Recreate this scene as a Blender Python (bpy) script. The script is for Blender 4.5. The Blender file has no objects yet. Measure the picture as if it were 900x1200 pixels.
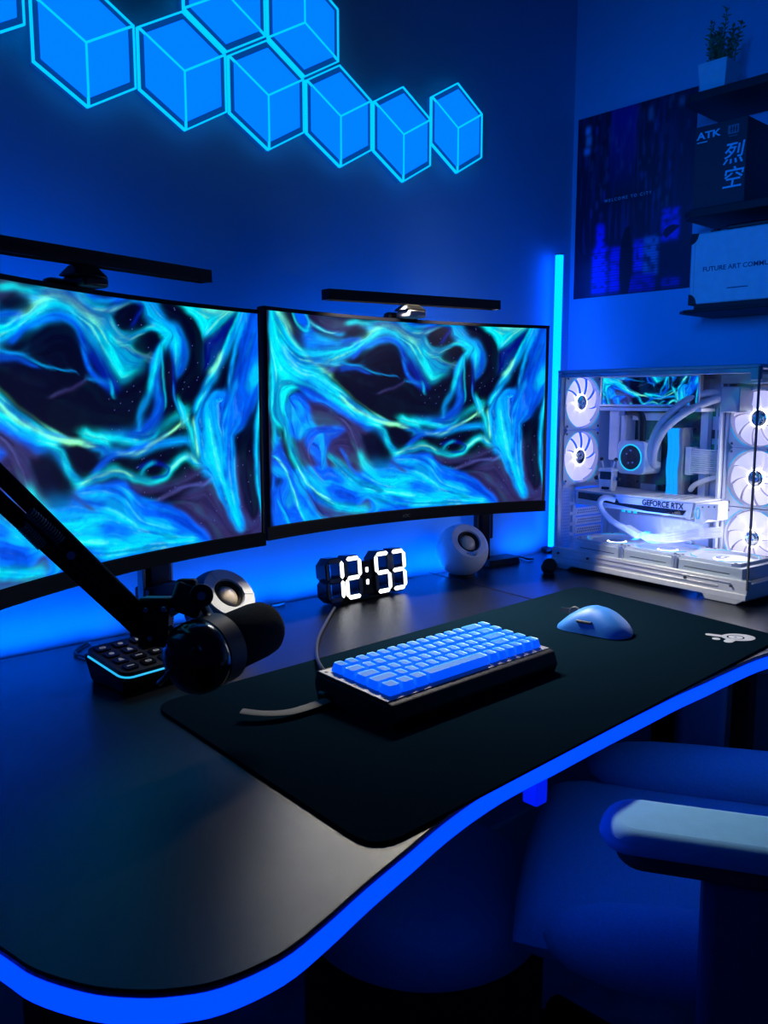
import bpy, bmesh, math, random
import numpy as np
from mathutils import Vector, Matrix, Euler
random.seed(4)
PI = math.pi
scene = bpy.context.scene
COL = scene.collection
DZ = 0.75            # desk top height
EYE = 0.372          # camera above the desk top

# ------------------------------------------------------------------ camera
F = 990.0
PITCH = math.atan(133 / F)
AZ = math.radians(47.55)
FW = Vector((math.cos(AZ) * math.cos(PITCH), math.sin(AZ) * math.cos(PITCH), -math.sin(PITCH)))
RT = Vector((math.sin(AZ), -math.cos(AZ), 0))
UP = RT.cross(FW)
CAM = Vector((0, 0, DZ + EYE))
cam = bpy.data.cameras.new('camera')
cam.sensor_fit = 'VERTICAL'; cam.sensor_height = 24; cam.lens = 24 * F / 1200
cam.clip_start = 0.02
camo = bpy.data.objects.new('camera', cam); COL.objects.link(camo)
camo.location = CAM
camo.rotation_euler = Matrix((RT, UP, -FW)).transposed().to_euler()
scene.camera = camo

def ray(x, y): return FW * F + RT * (x - 450) + UP * (600 - y)
def onz(x, y, z=0.0):            # point on the level z above the desk top
    r = ray(x, y); return CAM + r * ((z - EYE) / r.z)
def ony(x, y, Y): r = ray(x, y); return CAM + r * (Y / r.y)
def onx(x, y, X): r = ray(x, y); return CAM + r * (X / r.x)
def atd(x, y, d): return CAM + ray(x, y) * (d / F)

# ------------------------------------------------------------------ mesh builder
class MB:
    def __init__(s, M=None): s.v = []; s.f = []; s.m = []; s.M = M
    def add(s, vs, fs, M=None, mi=0):
        b = len(s.v)
        for p in vs:
            p = Vector(p)
            if M is not None: p = M @ p
            if s.M is not None: p = s.M @ p
            s.v.append(p)
        for f in fs: s.f.append([b + i for i in f]); s.m.append(mi)
        return s
    def box(s, x0, x1, y0, y1, z0, z1, M=None, mi=0):
        vs = [(x0,y0,z0),(x1,y0,z0),(x1,y1,z0),(x0,y1,z0),(x0,y0,z1),(x1,y0,z1),(x1,y1,z1),(x0,y1,z1)]
        return s.add(vs, [(3,2,1,0),(4,5,6,7),(0,1,5,4),(1,2,6,5),(2,3,7,6),(3,0,4,7)], M, mi)
    def prism(s, pts, z0, z1, M=None, mi=0, top=1.0):
        n = len(pts); cx = sum(p[0] for p in pts)/n; cy = sum(p[1] for p in pts)/n
        vs = [(p[0],p[1],z0) for p in pts] + [(cx+(p[0]-cx)*top, cy+(p[1]-cy)*top, z1) for p in pts]
        fs = [tuple(range(n-1,-1,-1)), tuple(range(n,2*n))] + [(i,(i+1)%n,n+(i+1)%n,n+i) for i in range(n)]
        return s.add(vs, fs, M, mi)
    def frame(s, outer, inner, z0, z1, M=None, mi=0):
        n = len(outer)
        vs = [(p[0],p[1],z0) for p in outer]+[(p[0],p[1],z0) for p in inner]+[(p[0],p[1],z1) for p in outer]+[(p[0],p[1],z1) for p in inner]
        fs = []
        for i in range(n):
            j = (i+1) % n
            fs += [(i,j,2*n+j,2*n+i),(n+j,n+i,3*n+i,3*n+j),(2*n+i,2*n+j,3*n+j,3*n+i),(j,i,n+i,n+j)]
        return s.add(vs, fs, M, mi)
    def lathe(s, prof, n=32, M=None, mi=0, cap0=True, cap1=True):
        vs = []; fs = []
        for (r, z) in prof:
            for k in range(n): a = 2*PI*k/n; vs.append((r*math.cos(a), r*math.sin(a), z))
        for i in range(len(prof)-1):
            for k in range(n):
                k2 = (k+1) % n; fs.append((i*n+k, i*n+k2, (i+1)*n+k2, (i+1)*n+k))
        if cap0: fs.append(tuple(range(n-1,-1,-1)))
        if cap1: b = (len(prof)-1)*n; fs.append(tuple(range(b, b+n)))
        return s.add(vs, fs, M, mi)
    def tube(s, pts, r, n=10, smooth=4, M=None, mi=0, flat=None):
        P = [Vector(p) for p in pts]
        if smooth and len(P) > 2:
            Q = []
            for i in range(len(P)-1):
                p0 = P[max(i-1,0)]; p1 = P[i]; p2 = P[i+1]; p3 = P[min(i+2,len(P)-1)]
                for k in range(smooth):
                    t = k/smooth
                    Q.append(0.5*((2*p1)+(p2-p0)*t+(2*p0-5*p1+4*p2-p3)*t*t+(3*p1-p0-3*p2+p3)*t**3))
            Q.append(P[-1]); P = Q
        vs = []; fs = []; m = len(P)
        up = Vector((0,0,1)); prev = None
        for i in range(m):
            t = (P[min(i+1,m-1)]-P[max(i-1,0)]).normalized()
            if prev is None:
                a = up.cross(t)
                if a.length < 0.05: a = Vector((1,0,0)).cross(t)
            else: a = prev - t*prev.dot(t)
            a.normalize(); prev = a; b = t.cross(a)
            rr = r[0]+(r[1]-r[0])*i/(m-1) if isinstance(r, tuple) else r
            for k in range(n):
                c = 2*PI*k/n
                ra, rb = (rr, rr) if flat is None else flat
                vs.append(P[i]+a*(ra*math.cos(c))+b*(rb*math.sin(c)))
        for i in range(m-1):
            for k in range(n): k2=(k+1)%n; fs.append((i*n+k,i*n+k2,(i+1)*n+k2,(i+1)*n+k))
        fs.append(tuple(range(n-1,-1,-1))); fs.append(tuple(range((m-1)*n, m*n)))
        return s.add(vs, fs, M, mi)
    def ball(s, c, r, n=20, M=None, mi=0, sq=1.0):
        """ellipsoid / superellipsoid; r is a radius or a triple"""
        if not isinstance(r, (tuple, list)): r = (r, r, r)
        vs = []; fs = []; m = n//2
        def pw(x): return math.copysign(abs(x)**sq, x)
        for i in range(1, m):
            ph = -PI/2+PI*i/m
            for k in range(n):
                th = 2*PI*k/n
                vs.append((c[0]+r[0]*pw(math.cos(ph))*pw(math.cos(th)), c[1]+r[1]*pw(math.cos(ph))*pw(math.sin(th)), c[2]+r[2]*pw(math.sin(ph))))
        b = len(vs); vs.append((c[0],c[1],c[2]-r[2])); vs.append((c[0],c[1],c[2]+r[2]))
        for i in range(m-2):
            for k in range(n): k2=(k+1)%n; fs.append((i*n+k,i*n+k2,(i+1)*n+k2,(i+1)*n+k))
        for k in range(n):
            k2=(k+1)%n; fs.append((b,k2,k)); fs.append(((m-2)*n+k,(m-2)*n+k2,b+1))
        return s.add(vs, fs, M, mi)
    def build(s, name, mats, parent=None, bevel=0, smooth=True, segs=2, angle=40, subsurf=0):
        me = bpy.data.meshes.new(name)
        me.from_pydata([tuple(v) for v in s.v], [], s.f); me.update()
        if not isinstance(mats, (list, tuple)): mats = [mats]
        for m in mats: me.materials.append(m)
        for p, mi in zip(me.polygons, s.m): p.material_index = mi; p.use_smooth = smooth
        if smooth: me.set_sharp_from_angle(angle=math.radians(angle))
        o = bpy.data.objects.new(name, me); COL.objects.link(o)
        if parent is not None: o.parent = parent
        if bevel:
            b = o.modifiers.new('bevel', 'BEVEL'); b.width = bevel; b.segments = segs; b.limit_method = 'ANGLE'; b.angle_limit = math.radians(35)
        if subsurf:
            b = o.modifiers.new('sub', 'SUBSURF'); b.levels = subsurf; b.render_levels = subsurf
        return o

def T(x, y, z): return Matrix.Translation((x, y, z))
def RX(a): return Matrix.Rotation(a, 4, 'X')
def RY(a): return Matrix.Rotation(a, 4, 'Y')
def RZ(a): return Matrix.Rotation(a, 4, 'Z')
def aim(p, d):                   # local z along d, placed at p
    q = Vector(d).normalized().to_track_quat('Z', 'Y')
    return Matrix.Translation(p) @ q.to_matrix().to_4x4()
def axes(o, x, y, z):            # frame with the given world axes
    M = Matrix((x, y, z)).transposed().to_4x4(); M.translation = o; return M

def tag(o, label=None, cat=None, group=None, kind=None):
    if label: o['label'] = label
    if cat: o['category'] = cat
    if group: o['group'] = group
    if kind: o['kind'] = kind
    return o
def empty(name, loc, rz=0, label=None, cat=None, group=None):
    o = bpy.data.objects.new(name, None); COL.objects.link(o)
    o.location = loc; o.rotation_euler = (0, 0, rz); o.empty_display_size = 0.02
    return tag(o, label, cat, group)
def copy_tree(o, parent=None):
    c = o.copy(); COL.objects.link(c)
    if parent is not None: c.parent = parent
    for ch in list(o.children): copy_tree(ch, c)
    return c
def rrect(w, h, r, n=6, cx=0, cy=0):
    pts = []
    for (sx, sy, a0) in ((1,1,0),(-1,1,PI/2),(-1,-1,PI),(1,-1,3*PI/2)):
        for k in range(n+1):
            a = a0 + PI/2*k/n
            pts.append((cx+sx*(w/2-r)+r*math.cos(a), cy+sy*(h/2-r)+r*math.sin(a)))
    return pts

# ------------------------------------------------------------------ materials
def mat(name, col, rough=0.5, metal=0.0, noise=0.06, scale=60, bump=0.0, bscale=400, spec=0.5, emit=None, es=0.0, sheen=0, trans=0, coat=0):
    m = bpy.data.materials.new(name); m.use_nodes = True
    nt = m.node_tree; b = nt.nodes['Principled BSDF']; L = nt.links.new
    tc = nt.nodes.new('ShaderNodeTexCoord')
    n = nt.nodes.new('ShaderNodeTexNoise'); n.inputs['Scale'].default_value = scale; n.inputs['Detail'].default_value = 4
    L(tc.outputs['Object'], n.inputs['Vector'])
    r = nt.nodes.new('ShaderNodeValToRGB')
    e = r.color_ramp.elements
    e[0].position = 0.3; e[1].position = 0.7
    e[0].color = (*[max(0, c*(1-noise)) for c in col], 1); e[1].color = (*[min(1, c*(1+noise)) for c in col], 1)
    L(n.outputs['Fac'], r.inputs['Fac']); L(r.outputs['Color'], b.inputs['Base Color'])
    b.inputs['Roughness'].default_value = rough; b.inputs['Metallic'].default_value = metal
    b.inputs['Specular IOR Level'].default_value = spec
    if coat: b.inputs['Coat Weight'].default_value = coat
    if sheen: b.inputs['Sheen Weight'].default_value = sheen
    if trans: b.inputs['Transmission Weight'].default_value = trans
    if emit: b.inputs['Emission Color'].default_value = (*emit, 1); b.inputs['Emission Strength'].default_value = es
    if bump:
        n2 = nt.nodes.new('ShaderNodeTexNoise'); n2.inputs['Scale'].default_value = bscale; n2.inputs['Detail'].default_value = 2
        L(tc.outputs['Object'], n2.inputs['Vector'])
        bp = nt.nodes.new('ShaderNodeBump'); bp.inputs['Strength'].default_value = bump; bp.inputs['Distance'].default_value = 0.002
        L(n2.outputs['Fac'], bp.inputs['Height']); L(bp.outputs['Normal'], b.inputs['Normal'])
    return m
def glow(name, col, s, rough=0.4):
    return mat(name, tuple(min(1, c*0.3+0.02) for c in col), rough, emit=col, es=s, noise=0.02)
def picture(name, attr='Col', emissive=True, s=1.0, rough=0.35):
    m = bpy.data.materials.new(name); m.use_nodes = True
    nt = m.node_tree; b = nt.nodes['Principled BSDF']; L = nt.links.new
    a = nt.nodes.new('ShaderNodeAttribute'); a.attribute_name = attr
    if emissive:
        b.inputs['Base Color'].default_value = (0.001,0.001,0.002,1); b.inputs['Roughness'].default_value = rough
        b.inputs['Specular IOR Level'].default_value = 0.06
        L(a.outputs['Color'], b.inputs['Emission Color']); b.inputs['Emission Strength'].default_value = s
    else:
        L(a.outputs['Color'], b.inputs['Base Color']); b.inputs['Roughness'].default_value = rough
    return m
def glass(name, tint=(0.95,0.98,1.0), fac=0.035):
    m = bpy.data.materials.new(name); m.use_nodes = True; nt = m.node_tree; nt.nodes.clear(); L = nt.links.new
    out = nt.nodes.new('ShaderNodeOutputMaterial'); mx = nt.nodes.new('ShaderNodeMixShader')
    t = nt.nodes.new('ShaderNodeBsdfTransparent'); t.inputs['Color'].default_value = (*tint, 1)
    g = nt.nodes.new('ShaderNodeBsdfGlossy'); g.inputs['Roughness'].default_value = 0.03
    mx.inputs['Fac'].default_value = fac; L(t.outputs[0], mx.inputs[1]); L(g.outputs[0], mx.inputs[2]); L(mx.outputs[0], out.inputs['Surface'])
    return m

M = {}
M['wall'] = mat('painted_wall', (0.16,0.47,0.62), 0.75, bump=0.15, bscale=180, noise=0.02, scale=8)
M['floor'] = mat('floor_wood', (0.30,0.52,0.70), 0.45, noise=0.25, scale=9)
M['desk'] = mat('black_laminate', (0.004,0.005,0.007), 0.25, bump=0.18, bscale=1000, noise=0.15, scale=200, spec=0.40)
M['deskedge'] = mat('black_edge', (0.006,0.006,0.007), 0.5)
M['black'] = mat('black_plastic', (0.007,0.008,0.010), 0.42, spec=0.3)
M['gloss'] = mat('glossy_black', (0.008,0.008,0.010), 0.16)
M['matte'] = mat('matte_black_metal', (0.005,0.006,0.008), 0.55, spec=0.22)
M['bezel'] = mat('monitor_black', (0.003,0.003,0.005), 0.4, spec=0.1)
M['pad'] = mat('cloth_pad', (0.0025,0.009,0.017), 0.9, bump=0.3, bscale=1800, noise=0.12, scale=500, spec=0.0)
M['pad_logo'] = mat('grey_print', (0.42,0.45,0.5), 0.7)
M['silver'] = mat('brushed_silver', (0.62,0.64,0.66), 0.35, metal=0.75)
M['white'] = mat('white_plastic', (0.70,0.71,0.73), 0.42)
M['whitemetal'] = mat('white_powder_coat', (0.60,0.62,0.66), 0.5, noise=0.03)
M['grey'] = mat('grey_metal', (0.28,0.30,0.33), 0.45)
M['darkgrey'] = mat('dark_grey', (0.05,0.055,0.06), 0.5)
M['chrome'] = mat('chrome', (0.7,0.7,0.72), 0.18, metal=1.0)
M['conecone'] = mat('speaker_cone', (0.75,0.62,0.45), 0.42, metal=0.1)
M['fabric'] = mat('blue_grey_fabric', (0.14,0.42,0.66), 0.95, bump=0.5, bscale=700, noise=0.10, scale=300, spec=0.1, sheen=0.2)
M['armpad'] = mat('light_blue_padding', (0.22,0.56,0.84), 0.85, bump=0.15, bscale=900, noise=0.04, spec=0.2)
M['foam'] = mat('foam_black', (0.022,0.026,0.028), 0.95, bump=0.5, bscale=900, noise=0.2, scale=600, spec=0.1)
M['mouse'] = mat('mouse_shell', (0.02,0.17,0.58), 0.5, noise=0.02)
M['armpost'] = mat('dark_blue_grey_plastic', (0.04,0.10,0.20), 0.55)
M['strap'] = mat('grey_webbing', (0.09,0.09,0.09), 0.8, bump=0.3, bscale=900)
M['hexglow'] = glow('hex_diffuser', (0.0,0.13,1.0), 1.7)
M['hexgap'] = mat('hex_border', (0.02,0.05,0.12), 0.5, emit=(0.0,0.045,0.22), es=1.0)
M['hexline'] = glow('hex_line', (0.0,0.42,0.95), 1.5)
M['tubeglow'] = glow('tube_cyan', (0.0,0.085,1.0), 10.0)
M['edgeglow'] = glow('edge_strip_blue', (0.0,0.026,1.0), 3.0)
M['rearglow'] = glow('rear_strip_blue', (0.0,0.12,1.0), 4.0)
M['digit'] = glow('white_digit', (0.93,0.96,1.0), 2.4)
M['digitoff'] = mat('clock_off_segment', (0.03,0.06,0.12), 0.35)
M['keycyan'] = glow('key_pad_line', (0.02,0.45,0.9), 1.2)
M['warm'] = glow('warm_led', (1.0,0.86,0.66), 2.0)
M['glass'] = glass('side_glass')
M['fanblade'] = mat('fan_blade', (0.8,0.76,0.82), 0.5, emit=(0.76,0.66,0.95), es=0.70)
M['fanring'] = glow('fan_hub_light', (0.95,0.92,1.0), 4.5)
M['fanedge'] = glow('fan_edge_cyan', (0.0,0.5,0.85), 0.85)
M['ramglow'] = glow('ram_light', (0.0,0.30,1.0), 1.2)
M['pumpglow'] = glow('pump_ring', (0.0,0.62,0.85), 1.2)
M['gpuled'] = glow('gpu_led', (0.0,0.6,1.0), 0.9)
M['board'] = mat('circuit_board', (0.03,0.033,0.04), 0.5, noise=0.4, scale=120)
M['leaf'] = mat('plant_leaf', (0.09,0.20,0.07), 0.6, noise=0.4, scale=80)
M['potwhite'] = mat('white_ceramic', (0.62,0.66,0.70), 0.5)
M['shelf'] = mat('black_shelf', (0.012,0.012,0.016), 0.6)
M['box_dark'] = mat('dark_carton', (0.028,0.032,0.040), 0.6)
M['box_white'] = mat('white_carton', (0.60,0.64,0.68), 0.6)
M['print_cyan'] = mat('silver_cyan_print', (0.35,0.75,0.85), 0.5)
M['print_dark'] = mat('dark_print', (0.03,0.05,0.12), 0.6)
M['print_grey'] = mat('grey_print_small', (0.10,0.11,0.12), 0.5)
M['print_soft'] = mat('muted_print', (0.10,0.22,0.25), 0.5)
M['print_lab'] = mat('poster_lettering', (0.5,0.75,0.8), 0.6)

# ------------------------------------------------------------------ text as mesh
def text(name, body, size, Mx, material, parent=None, depth=0.0002, align='LEFT', shear=0, stretch=1.0, bold=0.0):
    cu = bpy.data.curves.new(name, 'FONT'); cu.body = body; cu.size = size; cu.extrude = depth; cu.align_x = align; cu.shear = shear
    cu.resolution_u = 3; cu.offset = bold
    tmp = bpy.data.objects.new(name, cu); COL.objects.link(tmp)
    dg = bpy.context.evaluated_depsgraph_get(); dg.update()
    me = bpy.data.meshes.new_from_object(tmp.evaluated_get(dg), preserve_all_data_layers=False, depsgraph=dg)
    bpy.data.objects.remove(tmp); bpy.data.curves.remove(cu)
    me.name = name; me.transform(Matrix.Diagonal((stretch,1,1,1))); me.transform(Mx)
    me.materials.clear(); me.materials.append(material)
    o = bpy.data.objects.new(name, me); COL.objects.link(o)
    if parent is not None: o.parent = parent
    return o

# ------------------------------------------------------------------ the setting
YW = 1.262           # back wall
XW = ony(660, 600, YW).x   # right wall
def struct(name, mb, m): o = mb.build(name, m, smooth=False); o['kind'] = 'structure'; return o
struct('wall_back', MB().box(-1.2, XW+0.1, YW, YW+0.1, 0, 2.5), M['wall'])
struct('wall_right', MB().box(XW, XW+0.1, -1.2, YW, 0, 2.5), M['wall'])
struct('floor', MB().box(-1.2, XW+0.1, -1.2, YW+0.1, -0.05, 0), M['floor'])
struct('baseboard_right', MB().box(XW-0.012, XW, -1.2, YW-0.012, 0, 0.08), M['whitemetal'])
struct('baseboard_back', MB().box(-1.2, XW, YW-0.012, YW, 0, 0.08), M['whitemetal'])

# ------------------------------------------------------------------ desk
def catmull(P, n=6, closed=False):
    out = []
    for i in range(len(P)-1):
        p0 = P[max(i-1,0)]; p1 = P[i]; p2 = P[i+1]; p3 = P[min(i+2,len(P)-1)]
        for k in range(n):
            t = k/n
            out.append(tuple(0.5*((2*p1[j])+(p2[j]-p0[j])*t+(2*p0[j]-5*p1[j]+4*p2[j]-p3[j])*t*t+(3*p1[j]-p0[j]-3*p2[j]+p3[j])*t**3) for j in (0,1)))
    out.append(tuple(P[-1])); return out
front = [(0.140,1.10),(0.140,0.85),(0.140,0.68)]
for q in ((0,1120),(40,1146),(100,1165),(150,1171),(200,1170),(260,1159),(330,1127),(380,1088),(430,1043),(480,1001),(520,967),(560,938),(600,914),(650,889),(673,877),(700,863),(730,848),(760,833),(794,816),(830,800),(851,790),(900,770)):
    p = onz(*q, -0.006); front.append((p.x, p.y))
front += [(1.30,0.475),(1.42,0.445),(1.55,0.43),(1.64,0.435),(1.71,0.475),(1.738,0.56),(1.742,0.75)]
front = catmull(front, 4)
outline = front + [(1.742, YW-0.022), (0.140, YW-0.022)]
desk = empty('computer_desk', (0.9, 0.85, 0), 0, 'black computer desk with a wavy front edge outlined by a blue light strip', 'desk')
DM = T(-0.9, -0.85, 0)
def inset(pts, d):
    out = []
    for i, p in enumerate(pts):
        a = Vector(pts[max(i-1,0)]); b = Vector(pts[min(i+1,len(pts)-1)]); t = (b-a).normalized()
        out.append((p[0]-t.y*d, p[1]+t.x*d))
    return out
MB(DM).prism(outline, DZ-0.006, DZ).build('desktop', M['desk'], desk, bevel=0.0015, smooth=False)
inn = inset(front, 0.004)
MB(DM).prism(inn+[(1.742-0.004, YW-0.022),(0.144, YW-0.022)], DZ-0.026, DZ-0.0065).build('core_board', M['deskedge'], desk, smooth=False)
# light strip: a soft band that follows the edge
def band(path, z0, z1, d0, d1):
    a = inset(path, d0); b = inset(path, d1); mb = MB(DM); n = len(path)
    vs = [(p[0],p[1],z0) for p in a]+[(p[0],p[1],z1) for p in a]+[(p[0],p[1],z1) for p in b]+[(p[0],p[1],z0) for p in b]
    fs = []
    for i in range(n-1):
        for (r0, r1) in ((0,1),(1,2),(2,3),(3,0)): fs.append((r0*n+i, r0*n+i+1, r1*n+i+1, r1*n+i))
    return mb.add(vs, fs)
band(front, DZ-0.0225, DZ-0.0068, -0.002, 0.0045).build('edge_light_strip', M['edgeglow'], desk)['label'] = 'glowing blue light strip'
a = onz(503, 671); b = onz(600, 696)
dseam = (b-a).normalized(); e2 = a + dseam*0.33
MB(DM).tube([(a.x, a.y, DZ+0.0002),(e2.x, e2.y, DZ+0.0002)], 0.0007, n=6).build('seam', M['gloss'], desk)
for (x, y) in ((0.30,0.82),(1.62,0.86)):
    leg = MB(DM).box(x-0.035, x+0.035, y-0.03, y+0.03, 0.03, DZ-0.03).box(x-0.04, x+0.04, y-0.30, y+0.30, 0.0, 0.03).build('leg', M['matte'], desk, bevel=0.003)
MB(DM).box(0.30, 1.62, 0.90, 0.93, DZ-0.075, DZ-0.031).build('crossbar', M['matte'], desk, bevel=0.002)
p = onz(872, 840, -0.10)
p1 = onz(873, 800, -0.05)
lx, ly = 1.50, p1.y/p1.x*1.50
MB(DM).box(lx-0.016, lx+0.016, ly-0.016, ly+0.016, 0.0, DZ-0.031).build('leg', M['matte'], desk, bevel=0.002)
p = onz(627, 925, -0.06)
ctl = MB(DM).box(p.x-0.010, p.x+0.010, p.y-0.010, p.y+0.010, DZ-0.075, DZ-0.031).build('light_controller', glow('controller_blue', (0.0,0.01,0.85), 0.9), desk, bevel=0.002)
ctl['label'] = 'small glowing blue controller box'

# ------------------------------------------------------------------ hexagon wall lights
YH = YW - 0.022
hc = [ony(*q, YH) for q in ((38,73),(507,190))]
HW = (hc[1].x - hc[0].x)/5              # width across flats
HX0 = hc[0].x + HW/2
HZ = (ony(105,128,YH).z + ony(474,215,YH).z)/2 + HW/math.sqrt(3)   # row centre
RH = HW/math.sqrt(3)
def hexpts(r): return [(r*math.cos(PI/2+PI/3*k), r*math.sin(PI/2+PI/3*k)) for k in range(6)]
WM = Matrix(((1,0,0,0),(0,0,-1,0),(0,1,0,0),(0,0,0,1)))   # local x,y -> wall x,z ; local z -> -y (out of the wall)
def hex_light(i, cx, cz, flip, label):
    t = empty('hexagonal_wall_light', (cx, YW, cz), 0, label, 'wall light', 'hexagonal lights on the back wall')
    R0 = RH*0.975
    MB(WM).prism(hexpts(R0-0.002), 0.001, 0.017).build('back_shell', M['hexgap'], t, smooth=False)
    # outer line and inner border line
    MB(WM).frame(hexpts(R0), hexpts(R0-0.0030), 0.014, 0.0195).build('outer_light_line', M['hexline'], t, smooth=False)
    ri = R0-0.0125
    v = hexpts(ri)
    ks = (1, 3, 5) if not flip else (0, 2, 4)
    c = (0.0, 0.0); g = 0.0016
    for k in ks:   # rhombus between spokes k and k+2
        quad = [c, v[k], v[(k+1)%6], v[(k+2)%6]]
        qc = (sum(p[0] for p in quad)/4, sum(p[1] for p in quad)/4)
        quad = [(qc[0]+(p[0]-qc[0])*0.975, qc[1]+(p[1]-qc[1])*0.975) for p in quad]
        MB(WM).prism(quad, 0.017, 0.0205).build('diffuser', M['hexglow'], t, smooth=False)
    for k in ks:
        q = hexpts(R0-0.003)[k]; d = Vector((q[0], q[1])).normalized(); nrm = Vector((-d.y, d.x))*g
        MB(WM).prism([(-nrm.x,-nrm.y),(q[0]-nrm.x,q[1]-nrm.y),(q[0]+nrm.x,q[1]+nrm.y),(nrm.x,nrm.y)], 0.0185, 0.0215).build('light_line', M['hexline'], t, smooth=False)
    return t
names = ['blue hexagonal wall light above the left monitor, largest in the photo', 'blue hexagonal wall light, second complete one from the left in the lower row',
 'blue hexagonal wall light, third in the lower row, above the gap between the monitors', 'blue hexagonal wall light just right of and below the upper pair',
 'blue hexagonal wall light hanging lowest, next to last on the right']
for i in range(5): hex_light(i, HX0+HW*i, HZ, False, names[i])
hex_light(5, ony(537.5,150,YH).x, (ony(538,202,YH).z+ony(540,98,YH).z)/2, False, 'blue hexagonal wall light at the right end, narrowest in the photo')
hex_light(6, HX0+HW*1.5, HZ+RH*1.5, True, 'blue hexagonal wall light of the upper row, left one, cut by the top edge')
hex_light(7, HX0+HW*2.5, HZ+RH*1.5, True, 'blue hexagonal wall light of the upper row, the right one of the two')
hex_light(8, ony(33,20,YH).x-HW/2-0.001, ony(33,30,YH).z+RH/2, False, 'blue hexagonal wall light in the top left corner, mostly cut off')

# ------------------------------------------------------------------ corner light tube
p = ony(646.5, 640, YW-0.03)
tz = ony(646, 297, YW-0.03).z
t = empty('corner_light_tube', (p.x, YW-0.03, DZ), 0, 'tall thin cyan light tube standing in the corner right of the monitors', 'lamp')
MB().tube([(0,0,0.012),(0,0,tz-DZ)], 0.0095, n=16).build('light_tube', M['tubeglow'], t)
MB().lathe([(0.025,0),(0.025,0.008),(0.012,0.012)], 24).build('base', M['matte'], t)
MB().lathe([(0.0102,tz-DZ-0.001),(0.0102,tz-DZ+0.003),(0.008,tz-DZ+0.004)], 16).build('end_cap', M['grey'], t)

# ------------------------------------------------------------------ monitors
MH = 0.365; SAG = 0.05; MW = 0.618
class Mon:
    def __init__(s, L, R, zb):
        s.L = Vector(L); s.R = Vector(R); s.zb = zb
        d = (s.R-s.L); s.W = d.length; s.x = Vector((d.x, d.y, 0)).normalized(); s.y = Vector((-s.x.y, s.x.x, 0))
        s.o = Vector(((s.L.x+s.R.x)/2, (s.L.y+s.R.y)/2, zb)); s.rz = math.atan2(s.x.y, s.x.x)
    def uv(s, px, py):
        r = ray(px, py); rx = r.dot(s.x); ry = r.dot(s.y); c = CAM - s.o; cx = c.dot(s.x); cy = c.dot(s.y)
        t = -cy/ry
        for _ in range(12):
            x = cx+rx*t; t = (SAG*(1-(2*x/s.W)**2)-cy)/ry
        x = cx+rx*t; z = (CAM+r*t).z - s.zb
        return (x/(s.W-0.012)+0.5), (z-0.022)/(MH-0.028)
MR = Mon((0.757,1.102), (1.374,1.024), DZ+0.148)
ML = Mon((0.176,0.866), (0.752,1.102), DZ+0.141)

# ---- the picture both screens show, painted stroke by stroke in screen space
NX, NY = 560, 315
gu, gv = np.meshgrid(np.linspace(0, 1, NX), np.linspace(0, 1, NY))
AX = 16/9
def vnoise(x, y, seed):
    rs = np.random.RandomState(seed); g = rs.rand(64, 64)
    xi = np.floor(x).astype(int); yi = np.floor(y).astype(int); fx = x-xi; fy = y-yi
    fx = fx*fx*(3-2*fx); fy = fy*fy*(3-2*fy); a = lambda i, j: g[(yi+j) % 64, (xi+i) % 64]
    return (a(0,0)*(1-fx)+a(1,0)*fx)*(1-fy)+(a(0,1)*(1-fx)+a(1,1)*fx)*fy
def fbm(x, y, seed, o=4):
    s = 0; a = 0.5
    for k in range(o): s = s+a*vnoise(x*2**k, y*2**k, seed+k); a *= 0.5
    return s
X0 = gu*AX; Y0 = gv
wx = (fbm(X0*5, Y0*5, 1)-0.47); wy = (fbm(X0*5+9, Y0*5+3, 7)-0.47)
wx2 = (fbm(X0*16+2, Y0*16, 41)-0.47); wy2 = (fbm(X0*16+9, Y0*16+3, 47)-0.47)
PX = X0+wx*0.040+wx2*0.022; PY = Y0+wy*0.040+wy2*0.022
img = np.zeros((NY, NX, 3)); flow = np.zeros((NY, NX), complex)
def lin(c): c = np.array(c)/255.0; return np.where(c < 0.04045, c/12.92, ((c+0.055)/1.055)**2.4)
NAVY = lin((2,4,34)); PURP = lin((48,40,92)); DEEP = lin((0,22,150)); BLUE = lin((0,92,240)); CYAN = lin((0,200,228)); GREEN = lin((140,238,190)); SKY = lin((0,150,245)); LILAC = lin((80,76,150))
img[:] = NAVY
def mixin(a, c): 
    global img
    a = np.clip(a, 0, 1)[..., None]; img = img*(1-a)+np.array(c)*a
def dist(pts):
    best = np.full(PX.shape, 1e9); side = np.zeros(PX.shape); par = np.zeros(PX.shape); global TAN; TAN = np.ones(PX.shape, complex)
    n = len(pts)-1
    for i in range(n):
        (x0,y0),(x1,y1) = pts[i], pts[i+1]; dx = x1-x0; dy = y1-y0; L2 = dx*dx+dy*dy+1e-9
        t = np.clip(((PX-x0)*dx+(PY-y0)*dy)/L2, 0, 1); ex = PX-x0-t*dx; ey = PY-y0-t*dy; d = np.hypot(ex, ey)
        k = d < best; best = np.where(k, d, best); side = np.where(k, np.sign(dx*ey-dy*ex), side); TAN = np.where(k, complex(dx, dy)**2/L2, TAN); par = np.where(k, (i+t)/n, par)
    return best, side, par
ZS = {'L4': (ML, 0, 270, 2.6667, 1/740), 'R1': (MR, 300, 340, 5, 1/1230), 'R3': (MR, 300, 480, 5, 1/1230), 'R4': (MR, 470, 480, 5, 1/1080), 'R2': (MR, 470, 360, 5, 1/1080)}
def conv(z, pts):
    mo, ox, oy, sc, _ = ZS[z]; out = []
    for (x, y) in pts:
        u, v = mo.uv(ox+x/sc, oy+y/sc); out.append((u*AX, v))
    return out
def addflow(al):
    global flow
    al = np.clip(al, 0, 1); flow = flow*(1-al)+TAN*al
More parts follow.
